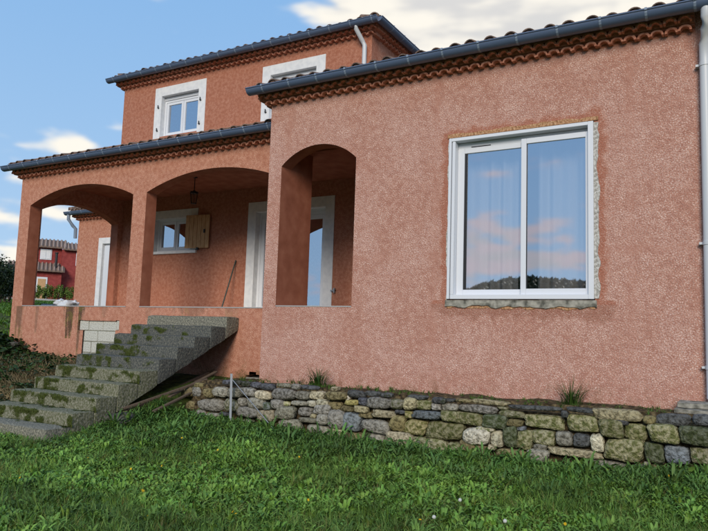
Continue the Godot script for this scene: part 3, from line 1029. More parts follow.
	dp.tube([Vector3(-17.16, 3.3, -4.73), Vector3(-17.16, 3.16, -4.73), Vector3(-17.10, 2.98, -4.85), Vector3(-17.07, 2.9, -4.93), Vector3(-17.07, 2.62, -4.94)], 0.05, 12)
	part(dp, "rain_pipe", M.bracket, hs)
	var wd := node(hs, "wing_door")
	surround(wd, -15.92, -15.0, 0.2, 2.42, 0.17, -5.0, false)
	boxpart(Vector3(-15.92, 0.2, -5.15), Vector3(-15.0, 2.42, -5.08), "door_frame", M.white, wd)
	boxpart(Vector3(-15.86, 0.22, -5.09), Vector3(-15.05, 2.36, -5.03), "door_leaf", M.white, wd, 0.006)
	big_window(hs)
	porch_openings(hs)
	upper_windows(hs)

func _slope(b: MB, a: Vector3, c: Vector3, d: Vector3, e: Vector3) -> void:
	var t := Vector3(0, 0.1, 0)
	b.quad(a + t, c + t, d + t, e + t)
	b.quad(c, a, e, d)
	b.quad(a, c, c + t, a + t)
	b.quad(c, d, d + t, c + t)
	b.quad(e, a, a + t, e + t)

func big_window(hs: Node3D) -> void:
	var w := node(hs, "sliding_window")
	var x0 := -3.262
	var x1 := -1.468
	var y0 := 0.512
	var y1 := 2.596
	var b := MB.new()
	# outer angle, proud of the wall
	b.bevel(Vector3(x0, y0, -0.10), Vector3(x0 + 0.035, y1, 0.026), 0.003)
	b.bevel(Vector3(x1 - 0.062, y0, -0.10), Vector3(x1, y1, 0.026), 0.003)
	b.bevel(Vector3(x0 + 0.035, y1 - 0.042, -0.10), Vector3(x1 - 0.062, y1, 0.024), 0.003)
	b.bevel(Vector3(x0 + 0.045, y0, -0.10), Vector3(x1 - 0.062, y0 + 0.055, 0.020), 0.003)
	part(b, "outer_frame", M.white, w)
	b = MB.new()
	b.bevel(Vector3(x0 + 0.046, y0 + 0.056, -0.14), Vector3(x0 + 0.085, y1 - 0.043, 0.018), 0.003)
	b.bevel(Vector3(x0 + 0.085, y1 - 0.13, -0.17), Vector3(x1 - 0.062, y1 - 0.044, -0.10), 0.003)
	part(b, "track_frame", M.white, w)
	var vent := MB.new()
	vent.box(Vector3(x0 + 0.26, y1 - 0.115, -0.101), Vector3(x0 + 0.52, y1 - 0.103, -0.097))
	part(vent, "vent_slot", M.dark_strip, w)
	# left leaf runs on the inner track, right leaf on the outer one
	var mx := -2.30
	var leaf := MB.new()
	leaf.bevel(Vector3(x0 + 0.086, y0 + 0.057, -0.135), Vector3(x0 + 0.175, y1 - 0.131, -0.085), 0.003)
	leaf.bevel(Vector3(x0 + 0.175, y0 + 0.057, -0.133), Vector3(mx, y0 + 0.125, -0.087), 0.003)
	leaf.bevel(Vector3(x0 + 0.175, y1 - 0.19, -0.133), Vector3(mx, y1 - 0.131, -0.087), 0.003)
	part(leaf, "left_leaf", M.white, w)
	leaf = MB.new()
	leaf.bevel(Vector3(mx - 0.03, y0 + 0.057, -0.08), Vector3(mx + 0.035, y1 - 0.10, -0.03), 0.003)
	leaf.bevel(Vector3(x1 - 0.10, y0 + 0.057, -0.08), Vector3(x1 - 0.063, y1 - 0.10, -0.032), 0.003)
	leaf.bevel(Vector3(mx + 0.035, y0 + 0.057, -0.078), Vector3(x1 - 0.10, y0 + 0.128, -0.032), 0.003)
	leaf.bevel(Vector3(mx + 0.035, y1 - 0.165, -0.078), Vector3(x1 - 0.10, y1 - 0.10, -0.032), 0.003)
	part(leaf, "right_leaf", M.white, w)
	var strips := MB.new()  # dark strips along the left edges of the panes
	strips.box(Vector3(x0 + 0.1755, y0 + 0.1255, -0.118), Vector3(x0 + 0.21, y1 - 0.1905, -0.098))
	strips.box(Vector3(mx + 0.0355, y0 + 0.1285, -0.062), Vector3(mx + 0.043, y1 - 0.1655, -0.042))
	part(strips, "dark_strip", M.dark_strip, w)
	pane(w, x0 + 0.205, mx, y0 + 0.12, y1 - 0.185, -0.108)
	pane(w, mx + 0.035, x1 - 0.095, y0 + 0.12, y1 - 0.16, -0.052)
	# patched render round the new frame
	var p := MB.new()
	ragged(p, Transform3D(Basis(), Vector3(-3.285, 2.603, 0)), 1.87, 0.052, 0.022, 0.016, 401)
	part(p, "foam_strip", M.foam, w)
	p = MB.new()
	ragged(p, Transform3D(Basis(Vector3(0, 1, 0), Vector3(-1, 0, 0), Vector3(0, 0, 1)), Vector3(-3.263, 0.47, 0.0)), 2.08, 0.016, 0.022, 0.010, 403)
	ragged(p, Transform3D(Basis(Vector3(0, -1, 0), Vector3(1, 0, 0), Vector3(0, 0, 1)), Vector3(-1.467, 2.58, 0.0)), 2.06, 0.055, 0.035, 0.010, 405)
	part(p, "plaster_strip", M.plaster, w)
	p = MB.new()
	ragged(p, Transform3D(Basis(Vector3(-1, 0, 0), Vector3(0, -1, 0), Vector3(0, 0, 1)), Vector3(-1.44, 0.498, 0.0)), 1.84, 0.085, 0.04, 0.022, 407)
	part(p, "concrete_sill", M.concrete, w)
	p = MB.new()
	ragged(p, Transform3D(Basis(Vector3(-1, 0, 0), Vector3(0, -1, 0), Vector3(0, 0, 1)), Vector3(-1.46, 0.425, 0.0)), 1.80, 0.03, 0.045, 0.008, 409)
	part(p, "sill_foam", M.foam, w)
	# sheer curtains inside
	for q in [[-3.2, -2.45, 1], [-2.2, -1.5, 2]]:
		var c := MB.new()
		var k := 60
		for i in k:
			var xa := lerpf(q[0], q[1], float(i) / k)
			var xb := lerpf(q[0], q[1], float(i + 1) / k)
			var za := -0.36 + 0.05 * sin(xa * 38.0 + q[2]) * (0.6 + 0.4 * sin(xa * 11.0))
			var zb := -0.36 + 0.05 * sin(xb * 38.0 + q[2]) * (0.6 + 0.4 * sin(xb * 11.0))
			c.quad(Vector3(xa, FLOOR + 0.03, za), Vector3(xb, FLOOR + 0.03, zb), Vector3(xb, 2.7, zb), Vector3(xa, 2.7, za))
		part(c, "curtain", M.curtain, w)

func porch_openings(hs: Node3D) -> void:
	# double door to the porch
	var d := node(hs, "porch_door")
	surround(d, -8.87, -7.13, FLOOR, 2.55, 0.21, BACK_Z, false)
	var b := MB.new()
	frame_ring(b, -8.87, -7.13, FLOOR + 0.01, 2.55, 0.055, BACK_Z - 0.2, BACK_Z - 0.13)
	b.bevel(Vector3(-8.81, 2.43, BACK_Z - 0.19), Vector3(-7.19, 2.494, BACK_Z - 0.128), 0.003)
	part(b, "frame", M.white, d)
	for s in [[-8.81, -8.0], [-8.0, -7.19]]:
		var l := MB.new()
		frame_ring(l, s[0] + 0.003, s[1] - 0.003, FLOOR + 0.07, 2.427, 0.085, BACK_Z - 0.185, BACK_Z - 0.125)
		part(l, "door_leaf", M.white, d)
		pane(d, s[0] + 0.08, s[1] - 0.08, FLOOR + 0.15, 2.35, BACK_Z - 0.155)
	var hk := MB.new()
	hk.box(Vector3(-6.93, 0.86, BACK_Z), Vector3(-6.83, 0.885, BACK_Z + 0.05))
	hk.box(Vector3(-6.86, 0.83, BACK_Z), Vector3(-6.83, 0.92, BACK_Z + 0.06))
	part(hk, "shutter_catch", M.steel, d)
	# window with one board shutter
	var w := casement(hs, "porch_window", -11.85, -10.70, 1.80, 2.56, BACK_Z)
	surround(w, -11.85, -10.70, 1.80, 2.56, 0.19, BACK_Z, false)
	boxpart(Vector3(-12.08, 1.735, BACK_Z - 0.1), Vector3(-10.49, 1.80, BACK_Z + 0.05), "sill", M.trim, w, 0.008)
	var sh := node(hs, "board_shutter")
	var T := Transform3D(Basis(Vector3.UP, deg_to_rad(7)), Vector3(-10.74, 0, BACK_Z + 0.115))
	for k in 6:
		var s := MB.new()
		s.bevel(Vector3(k * 0.106, 1.83, 0), Vector3(k * 0.106 + 0.102, 2.57, 0.026), 0.006, T)
		part(s, "shutter_board", M.wood, sh)
	for y in [1.95, 2.42]:
		var s := MB.new()
		s.bevel(Vector3(0.01, y, -0.02), Vector3(0.62, y + 0.08, -0.001), 0.004, T)
		part(s, "shutter_batten", M.wood, sh)
	var ct := MB.new()
	ct.box(Vector3(0.50, 2.16, 0.026), Vector3(0.53, 2.24, 0.05), T)
	ct.box(Vector3(0.33, 1.78, 0.0), Vector3(0.37, 1.84, 0.045), T)
	ct.box(Vector3(0.30, 1.79, 0.0), Vector3(0.40, 1.80, 0.04), T)
	part(ct, "shutter_catch", M.black, sh)

func upper_windows(hs: Node3D) -> void:
	for q in [[-11.88, -10.70, 5.54], [-8.66, -7.48, 5.51]]:
		var w := casement(hs, "upper_window", q[0], q[1], 4.55, q[2] - 0.09, BACK_Z)
		surround(w, q[0], q[1], 4.55, q[2], 0.215, BACK_Z, true)
		boxpart(Vector3(q[0], q[2] - 0.088, BACK_Z - 0.19), Vector3(q[1], q[2] - 0.006, BACK_Z - 0.1), "blind_box", M.white, w, 0.006)
		for x in [q[0] - 0.075, q[1] + 0.075]:
			for y in [4.72, 5.28]:
				var h := MB.new()
				h.tube([Vector3(x, y - 0.03, BACK_Z + 0.04), Vector3(x, y + 0.04, BACK_Z + 0.04)], 0.012, 8)
				h.box(Vector3(x - 0.02, y - 0.03, BACK_Z + 0.01), Vector3(x + 0.02, y - 0.015, BACK_Z + 0.045))
				part(h, "hinge_pin", M.black, w)

# ---------------------------------------------------------------- stair
func rough_box(lo: Vector3, hi: Vector3, cell: float, amp: float, round_r: float, f: FastNoiseLite, T := Transform3D(), raked := false) -> MB:
	var b := MB.new()
	var c := (lo + hi) * 0.5
	var s := (hi - lo) * 0.5
	var shape := func(p: Vector3) -> Vector3:
		var q := p - c
		var inner := Vector3(clampf(q.x, -s.x + round_r, s.x - round_r), clampf(q.y, -s.y + round_r, s.y - round_r), clampf(q.z, -s.z + round_r, s.z - round_r))
		var d := q - inner
		if d.length() > 1e-6:
			q = inner + d.normalized() * minf(d.length(), round_r)
		q += c
		var o := Vector3(f.get_noise_3d(q.x, q.y, q.z), f.get_noise_3d(q.y + 31.0, q.z, q.x), f.get_noise_3d(q.z, q.x - 17.0, q.y))
		if raked:   # the underside follows the slope of the stair
			q.y = lerpf(maxf(-0.255 - 0.4865 * q.z, -1.6), hi.y, clampf((q.y - lo.y) / (hi.y - lo.y), 0, 1))
		return q + o * amp
	var axes := [Vector3.RIGHT, Vector3.UP, Vector3.BACK]
	for a in 3:
		for sg in [-1.0, 1.0]:
			var u: Vector3 = axes[(a + 1) % 3]
			var w: Vector3 = axes[(a + 2) % 3] * sg
			var o: Vector3 = c + axes[a] * sg * s.dot(axes[a])
			var su: float = s.dot(u)
			var sw: float = absf(s.dot(w))
			var nu := maxi(2, ceili(2.0 * su / cell))
			var nw := maxi(2, ceili(2.0 * sw / cell))
			var pts := []
			for j in nw + 1:
				for i in nu + 1:
					pts.append(T * shape.call(o + u * su * (2.0 * i / nu - 1.0) + w * sw * (2.0 * j / nw - 1.0)))
			var first := b.v.size()
			for j in nw + 1:
				for i in nu + 1:
					var du: Vector3 = pts[j * (nu + 1) + mini(i + 1, nu)] - pts[j * (nu + 1) + maxi(i - 1, 0)]
					var dw: Vector3 = pts[mini(j + 1, nw) * (nu + 1) + i] - pts[maxi(j - 1, 0) * (nu + 1) + i]
					b.vert(pts[j * (nu + 1) + i], du.cross(dw).normalized())
			for j in nw:
				for i in nu:
					var k := first + j * (nu + 1) + i
					b.idx.append_array([k, k + nu + 2, k + 1, k, k + nu + 1, k + nu + 2])
	return b

func staircase() -> void:
	var st := base("staircase", Vector3(-8.0, -1.4, 1.0), "open concrete staircase with mossy steps rising to the porch sill", "staircase")
	var f := noise(3.5, 4, 411)
	var mats := ["step_pale", "step_dark", "step_dark", "step_dark", "step_dark", "step_moss", "step_moss", "step_moss", "step_moss", "step_pale"]
	for k in 10:
		var y := 0.25 - 0.162 * k
		var zf := -0.292 + 0.34 * k
		var zb := PORCH_Z + 0.002 if k == 0 else zf - 0.339
		var x := -0.005 * k
		part(rough_box(Vector3(-8.89 + x, y - 0.175, zb), Vector3(-7.12 + x, y, zf), 0.055, 0.012, 0.016, f, Transform3D(), true), "step", M[mats[k]], st)

	# cushions of moss on the risers and in the corners of the lower steps
	var cushion := clover(415, 16, 0.014, 0.006, 0.0055, lin(58, 70, 30), lin(90, 102, 46))
	var mn := noise(2.6, 3, 417)
	var spots := []
	var cols := PackedColorArray()
	for q in 26000:
		var k := rng.randi_range(2, 9)
		var x := rng.randf_range(-8.86, -7.16)
		var up := rng.randf()
		var dens := mn.get_noise_2d(x * 0.9, k * 3.1 + up * 0.35) + 0.30 * smoothstep(2.0, 6.0, k) - 0.55 * smoothstep(-8.5, -7.3, x) - up * 0.22
		if dens + rng.randf_range(-0.12, 0.12) < -0.02: continue
		var y := 0.25 - 0.162 * k
		var zr := -0.292 + 0.34 * (k - 1)
		var B := Basis(Vector3.UP, rng.randf() * TAU)
		if rng.randf() < 0.85:
			spots.append(Transform3D((Basis(Vector3.RIGHT, PI * 0.5) * B).scaled(Vector3.ONE * rng.randf_range(0.5, 1.1)), Vector3(x, y + up * 0.14, zr - 0.006)))
		else:
			spots.append(Transform3D(B.scaled(Vector3.ONE * rng.randf_range(0.5, 1.1)), Vector3(x, y - 0.006, zr + up * 0.12)))
		var t := rng.randf_range(0.55, 1.0)
		cols.append(Color(t, t, t * 0.9))
	var inv := st.global_transform.affine_inverse()
	for i in spots.size(): spots[i] = inv * spots[i]
	var mo := scatter("moss", cushion, spots, cols, "", "", st)

# ---------------------------------------------------------------- dry stone wall
func stone_mesh(half: Vector3, sd: int, m: Material, c: Color, blocky := false) -> ArrayMesh:
	var f := noise(1.0, 2, sd)
	var r := RandomNumberGenerator.new()
	r.seed = sd * 31 + 5
	var e := r.randf_range(4.5, 8.0) if blocky else r.randf_range(2.8, 4.4)
	var st := SurfaceTool.new()
	st.begin(Mesh.PRIMITIVE_TRIANGLES)
	var n := 5
	var skew := r.randf_range(-0.14, 0.14)
	var wedge := r.randf_range(-0.12, 0.12)
	var at := func(d: Vector3) -> Vector3:
		var l := pow(pow(absf(d.x), e) + pow(absf(d.y), e) + pow(absf(d.z), e), -1.0 / e)
		var p := d * l
		p *= 1.0 + 0.13 * f.get_noise_3d(d.x * 1.4, d.y * 1.4, d.z * 1.4) + 0.05 * f.get_noise_3d(d.x * 4.0, d.y * 4.0, d.z * 4.0)
		p.x += skew * p.y
		p.y *= 1.0 + wedge * p.x
		return p * half
	for face in 6:
		var a := Vector3.ZERO
		a[face / 2] = 1.0 if face % 2 else -1.0
		var u := Vector3.ZERO
		u[(face / 2 + 1) % 3] = 1.0
		var w := a.cross(u)
		for j in n:
			for i in n:
				var q := []
				for o in [[0, 0], [1, 0], [1, 1], [0, 1]]:
					q.append(at.call((a + u * (2.0 * (i + o[0]) / n - 1.0) + w * (2.0 * (j + o[1]) / n - 1.0)).normalized()))
				for k in [0, 2, 1, 0, 3, 2]:
					st.set_color(c)
					st.add_vertex(q[k])
	st.generate_normals()
	var am := st.commit()
	am.surface_set_material(0, m)
	return am

func stone_wall() -> void:
	var sw := base("dry_stone_wall", Vector3(-3.3, -1.3, 0.85), "low dry stone retaining wall of mixed grey, tan and mossy stones below the house", "wall")
	var inv := sw.global_transform.affine_inverse()
	boxpart(Vector3(-6.72, -1.6, 0.45), Vector3(0.6, -0.73, 0.76), "earth_core", M.soil, sw)
	# colours: g grey, d dark slate, b blue grey, c cream, t tan, y yellow, o olive brown, w pale, m mossy tan, M mossy dark
	var cols := {"g": [126, 124, 116, 0], "d": [78, 80, 84, 0], "b": [102, 108, 114, 0], "c": [165, 158, 134, 0], "t": [156, 148, 124, 0], "y": [166, 157, 104, 0], "o": [112, 104, 78, 0], "w": [170, 166, 152, 0], "m": [134, 132, 114, 1], "M": [98, 104, 90, 1]}
	var R1 := [[215, 75, 250, 100, "d"], [250, 75, 305, 105, "d"], [305, 80, 355, 112, "d"], [355, 85, 405, 118, "d"], [405, 92, 475, 130, "d"], [488, 90, 562, 116, "g"], [562, 95, 605, 126, "g"], [605, 100, 700, 128, "d"],
		[60, 105, 118, 165, "g"], [118, 118, 158, 166, "o"], [160, 108, 240, 165, "g"], [240, 112, 305, 168, "g"], [305, 112, 375, 160, "g"], [373, 125, 460, 180, "c"], [462, 115, 580, 180, "g"], [582, 130, 652, 178, "g"],
		[85, 165, 220, 240, "g"], [28, 180, 85, 228, "o"], [222, 172, 290, 238, "g"], [290, 165, 337, 210, "g"], [338, 163, 425, 228, "g"], [422, 188, 458, 228, "b"], [458, 172, 522, 228, "g"], [522, 183, 552, 210, "w"], [560, 178, 640, 210, "g"], [642, 178, 682, 212, "w"],
		[80, 222, 130, 262, "g"], [130, 240, 200, 275, "g"], [280, 208, 390, 270, "g"], [392, 225, 478, 290, "t"], [480, 206, 572, 278, "g"], [597, 210, 670, 262, "g"], [657, 245, 688, 272, "c"], [310, 272, 370, 298, "g"], [600, 262, 700, 298, "g"], [500, 270, 610, 330, "g"], [195, 236, 250, 262, "d"]]
	var R2 := [[108, 84, 142, 106, "t"], [185, 100, 277, 145, "d"], [278, 105, 352, 136, "d"], [350, 112, 415, 142, "d"], [488, 122, 595, 155, "d"], [612, 135, 682, 172, "d"],
		[-5, 105, 70, 152, "c"], [72, 105, 182, 158, "o"], [178, 128, 202, 156, "w"], [245, 138, 285, 180, "d"], [172, 148, 245, 183, "y"], [286, 135, 408, 200, "g"], [404, 146, 470, 200, "g"], [470, 138, 535, 204, "c"], [537, 150, 612, 203, "m"], [614, 168, 664, 206, "g"], [666, 168, 715, 206, "g"],
		[30, 145, 92, 188, "w"], [90, 158, 160, 202, "o"], [18, 172, 105, 228, "g"], [155, 178, 224, 215, "o"], [225, 180, 292, 218, "t"], [245, 208, 315, 246, "o"], [316, 200, 428, 246, "t"], [428, 200, 485, 226, "d"], [480, 206, 520, 246, "t"], [516, 202, 658, 253, "b"], [660, 205, 745, 264, "m"],
		[32, 220, 88, 280, "g"], [88, 198, 168, 302, "g"], [168, 215, 258, 313, "b"], [260, 248, 400, 325, "g"], [400, 228, 478, 312, "o"], [478, 248, 588, 333, "t"], [590, 255, 775, 360, "m"],
		[-20, 272, 105, 340, "g"], [105, 298, 182, 347, "t"], [185, 315, 278, 390, "o"], [270, 315, 302, 372, "M"], [295, 315, 384, 398, "g"], [387, 308, 518, 395, "t"], [522, 335, 698, 432, "m"]]
	var R3 := [[-2, 90, 28, 122, "d"], [28, 92, 76, 114, "d"], [75, 92, 162, 118, "o"], [160, 95, 345, 132, "t"], [345, 120, 622, 165, "d"],
		[5, 115, 95, 158, "g"], [93, 118, 292, 174, "g"], [288, 130, 347, 154, "g"], [297, 150, 428, 196, "g"], [10, 152, 218, 230, "m"], [215, 172, 337, 250, "M"], [338, 195, 420, 240, "o"], [428, 172, 626, 252, "m"], [612, 155, 648, 192, "d"],
		[115, 238, 252, 334, "w"], [172, 232, 277, 270, "w"], [255, 252, 322, 342, "w"], [320, 235, 390, 340, "M"], [388, 232, 432, 258, "b"], [390, 255, 468, 354, "m"], [464, 250, 582, 332, "m"], [583, 258, 670, 337, "g"],
		[38, 315, 100, 378, "m"], [98, 300, 182, 392, "o"], [178, 330, 240, 388, "o"], [243, 328, 277, 357, "t"], [280, 342, 432, 404, "o"], [468, 320, 542, 358, "g"], [430, 345, 547, 418, "g"]]
	var R4 := [[-8, 135, 125, 170, "d"], [122, 140, 378, 216, "t"], [440, 165, 622, 240, "d"], [628, 172, 745, 240, "d"], [378, 180, 445, 226, "o"],
		[-8, 172, 157, 267, "m"], [158, 198, 280, 294, "m"], [226, 198, 308, 232, "d"], [281, 218, 403, 310, "m"], [402, 218, 560, 324, "m"], [562, 232, 740, 337, "M"],
		[25, 270, 114, 344, "d"], [112, 272, 182, 364, "w"], [180, 288, 385, 420, "m"], [385, 318, 487, 424, "M"], [488, 330, 620, 430, "b"], [618, 340, 745, 434, "m"],
		[-100, 335, 172, 404, "t"], [112, 400, 318, 472, "g"], [325, 425, 414, 472, "g"], [383, 415, 417, 437, "t"], [418, 426, 505, 474, "o"], [500, 432, 640, 480, "o"], [640, 436, 745, 485, "M"]]
	var R5 := [[230, 318, 332, 380, "g"], [145, 215, 235, 258, "M"], [235, 255, 312, 300, "o"], [375, 215, 424, 242, "o"], [310, 235, 364, 290, "o"]]
	var i := 0
	for set_ in [[R1, 180, 365], [R2, 310, 370], [R3, 440, 380], [R4, 568, 380], [R5, 120, 340]]:
		for s in set_[0]:
			i += 1
			var k := 140.0 / 708.0
			var z := 0.86 + rng.randf_range(-0.03, 0.03)
			var u: float = set_[1] + (s[0] + s[2]) * 0.5 * k
			if u < 215: z -= (215 - u) * 0.007
			var a := on_z(set_[1] + s[0] * k, set_[2] + s[1] * k, z)
			var c := on_z(set_[1] + s[2] * k, set_[2] + s[3] * k, z)
			var half := Vector3(absf(c.x - a.x) * 0.49, absf(a.y - c.y) * 0.53, 0.10)
			half.z = clampf(minf(half.x, half.y) * 0.75 + 0.02, 0.05, 0.11)
			var q: Array = cols[s[4]]
			var t := rng.randf_range(1.0, 1.28)
			var col := lin(minf(q[0] * t * 1.15, 255), minf(q[1] * t * 1.15, 255), minf(q[2] * t * rng.randf_range(1.10, 1.2), 255))
			put(stone_mesh(half, 500 + i, M.stone_moss if q[3] or rng.randf() < 0.08 else M.stone, col, s[4] in ["m", "M", "t", "b"]), "stone", sw, inv * Transform3D(Basis(Vector3.BACK, rng.randf_range(-0.05, 0.05)), (a + c) * 0.5 - Vector3(0, 0, half.z * 0.55)))
	# flat slabs by the foot of the rain pipe
	for s in [[-0.62, 0.25, -0.655, -0.60, 0.58], [-0.60, 0.3, -0.598, -0.545, 0.45]]:
		part(rough_box(Vector3(s[0], s[2], 0.02), Vector3(s[1], s[3], s[4]), 0.1, 0.012, 0.01, noise(4.0, 3, 421)), "slab", M.concrete, sw)

# ---------------------------------------------------------------- neighbours and the hedge
func far(u: float, vv: float, depth: float) -> Vector3:
	return cam.position + ray(u, vv) * depth

func surroundings() -> void:
	# red house up the slope on the left; the frame looks towards the garden
	var o := far(34, 300, 76)
	var right := Vector3(0.578, 0, -0.816)
	var nb := base("red_house", o, "dark red neighbouring house with tiled roofs seen through the porch arch", "house")
	nb.transform = Transform3D(Basis(right, Vector3.UP, right.cross(Vector3.UP)), o)
	var T := nb.transform
	var bx := func(called, lo, hi, m, bev = 0.0):
		var b := MB.new()
		if bev > 0.0: b.bevel(lo, hi, bev, T)
		else: b.box(lo, hi, T)
		return part(b, called, m, nb)
	bx.call("wall", Vector3(-1.2, -2, -8), Vector3(2.5, 6.1, 0), M.red)
	bx.call("wall", Vector3(2.5, -2, -6), Vector3(9, 5.9, 1.0), M.red)
	bx.call("annex_wall", Vector3(-2.5, -2, 0), Vector3(2.6, 3.3, 2.2), M.red)
	for q in [[-1.5, 3.0, 0.5, 5.98], [2.6, 9.5, 1.5, 5.76]]:
		var b := MB.new()
		_slope(b, T * Vector3(q[0], q[3], q[2]), T * Vector3(q[1], q[3], q[2]), T * Vector3(q[1], q[3] + 1.25, -3.2), T * Vector3(q[0], q[3] + 1.25, -3.2))
		part(b, "roof", M.roof, nb)
		var x: float = q[0] + 0.15
		while x < q[1]:
			var c := MB.new()
			c.tube([T * Vector3(x, q[3] + 0.14, q[2]), T * Vector3(x, q[3] + 1.39, -3.2)], 0.11, 6)
			part(c, "tile_row", M.roof_pale, nb)
			x += 0.42
	var b2 := MB.new()
	_slope(b2, T * Vector3(-2.9, 3.1, 2.7), T * Vector3(2.9, 3.1, 2.7), T * Vector3(2.9, 4.15, 0.0), T * Vector3(-2.9, 4.15, 0.0))
	part(b2, "annex_roof", M.roof, nb)
	var xx := -2.8
	while xx < 2.9:
		var c := MB.new()
		c.tube([T * Vector3(xx, 3.24, 2.7), T * Vector3(xx, 4.28, 0.02)], 0.11, 6)
		part(c, "tile_row", M.roof_pale, nb)
		xx += 0.42
	var fl := MB.new()
	fl.tube([T * Vector3(1.95, 3.6, 1.4), T * Vector3(1.95, 5.3, 1.4)], 0.14, 10)
	fl.tube([T * Vector3(1.95, 5.3, 1.4), T * Vector3(1.95, 5.42, 1.4)], 0.2, 10)
	part(fl, "flue", M.black, nb)
	for q in [[0.35, 1.35, 4.75, 5.75, 0.0], [4.1, 5.2, 4.2, 5.5, 1.0]]:
		bx.call("window_frame", Vector3(q[0] - 0.1, q[2] - 0.1, q[4]), Vector3(q[1] + 0.1, q[3] + 0.1, q[4] + 0.06), M.white)
		bx.call("shutter", Vector3(q[0], q[2], q[4] + 0.06), Vector3((q[0] + q[1]) * 0.5 - 0.02, q[3], q[4] + 0.1), M.trim)
		bx.call("shutter", Vector3((q[0] + q[1]) * 0.5 + 0.02, q[2], q[4] + 0.06), Vector3(q[1], q[3], q[4] + 0.1), M.trim)
	bx.call("door_frame", Vector3(0.1, 0.0, 2.2), Vector3(1.2, 2.5, 2.28), M.white)
	bx.call("door_leaf", Vector3(0.25, 0.05, 2.26), Vector3(1.05, 2.3, 2.32), M.wood)
	# garden wall and hedge before it
	var kb := MB.new()
	kb.box(Vector3(-4, -1.6, 6.0), Vector3(9, -0.05, 6.4), T)
	tag(part(kb, "garden_wall", M.coping), "low pale garden wall in front of the red house", "wall")
	var hm := leaf_cloud(900, Vector3(0.75, 0.95, 0.6), 0.16, lin(70, 92, 40), lin(110, 132, 58), 31)
	for k in 6:
		var tr := base("hedge_shrub", T * Vector3(0.2 + k * 1.1, 0.0, 5.2), "light green clipped hedge shrub behind the garden wall of the red house", "shrub", "clipped hedge before the red house")
		put(hm, "foliage", tr, Transform3D(Basis(Vector3.UP, k * 1.3).scaled(Vector3(1, 1.0 + 0.1 * (k % 3), 1)), Vector3(0, 0.75, 0)))
		var sb := MB.new()
		sb.tube([tr.position + Vector3(0, -0.9, 0), tr.position + Vector3(0, 0.7, 0)], 0.06, 6)
		part(sb, "stem", M.old_wood, tr)
	# dark hedge at the far left edge
	for k in 5:
		var p := far(-8 + k * 4.5, 290, 36 + k * 2.0)
		var tr := base("dark_hedge_tree", Vector3(p.x, gh(p.x, p.z), p.z), "dense dark green hedge tree left of the porch, beyond the lawn", "tree", "dark hedge left of the porch")
		put(leaf_cloud(2200, Vector3(1.0, 1.3, 1.0), 0.16, lin(22, 34, 18), lin(44, 58, 30), 41 + k), "crown", tr, Transform3D(Basis(), Vector3(0, 1.45, 0)))
		var sb := MB.new()
		sb.tube([tr.position + Vector3(0, -0.2, 0), tr.position + Vector3(0, 1.4, 0)], 0.09, 8)
		part(sb, "trunk", M.old_wood, tr)
	# a red house on the hillside that the big window mirrors
	var rh := base("hillside_house", Vector3(-24, 6.3, 135), "small red house on the wooded slope, mirrored in the big window", "house")
	boxpart(Vector3(-28.5, 4, 134), Vector3(-21, 9.0, 141), "wall", M.red, rh)
	var rb := MB.new()
	_slope(rb, Vector3(-20.5, 9.0, 141.5), Vector3(-29, 9.0, 141.5), Vector3(-29, 10.6, 137.5), Vector3(-20.5, 10.6, 137.5))
	_slope(rb, Vector3(-29, 9.0, 133.5), Vector3(-20.5, 9.0, 133.5), Vector3(-20.5, 10.6, 137.5), Vector3(-29, 10.6, 137.5))
	part(rb, "roof", M.roof, rh)
	var mound := MB.new()
	mound.prism([Vector2(-60, -6), Vector2(40, -6), Vector2(10, 4.2), Vector2(-35, 4.4)], 125.0, 152.0, Transform3D())
	part(mound, "knoll", M.turf).set_meta("kind", "structure")

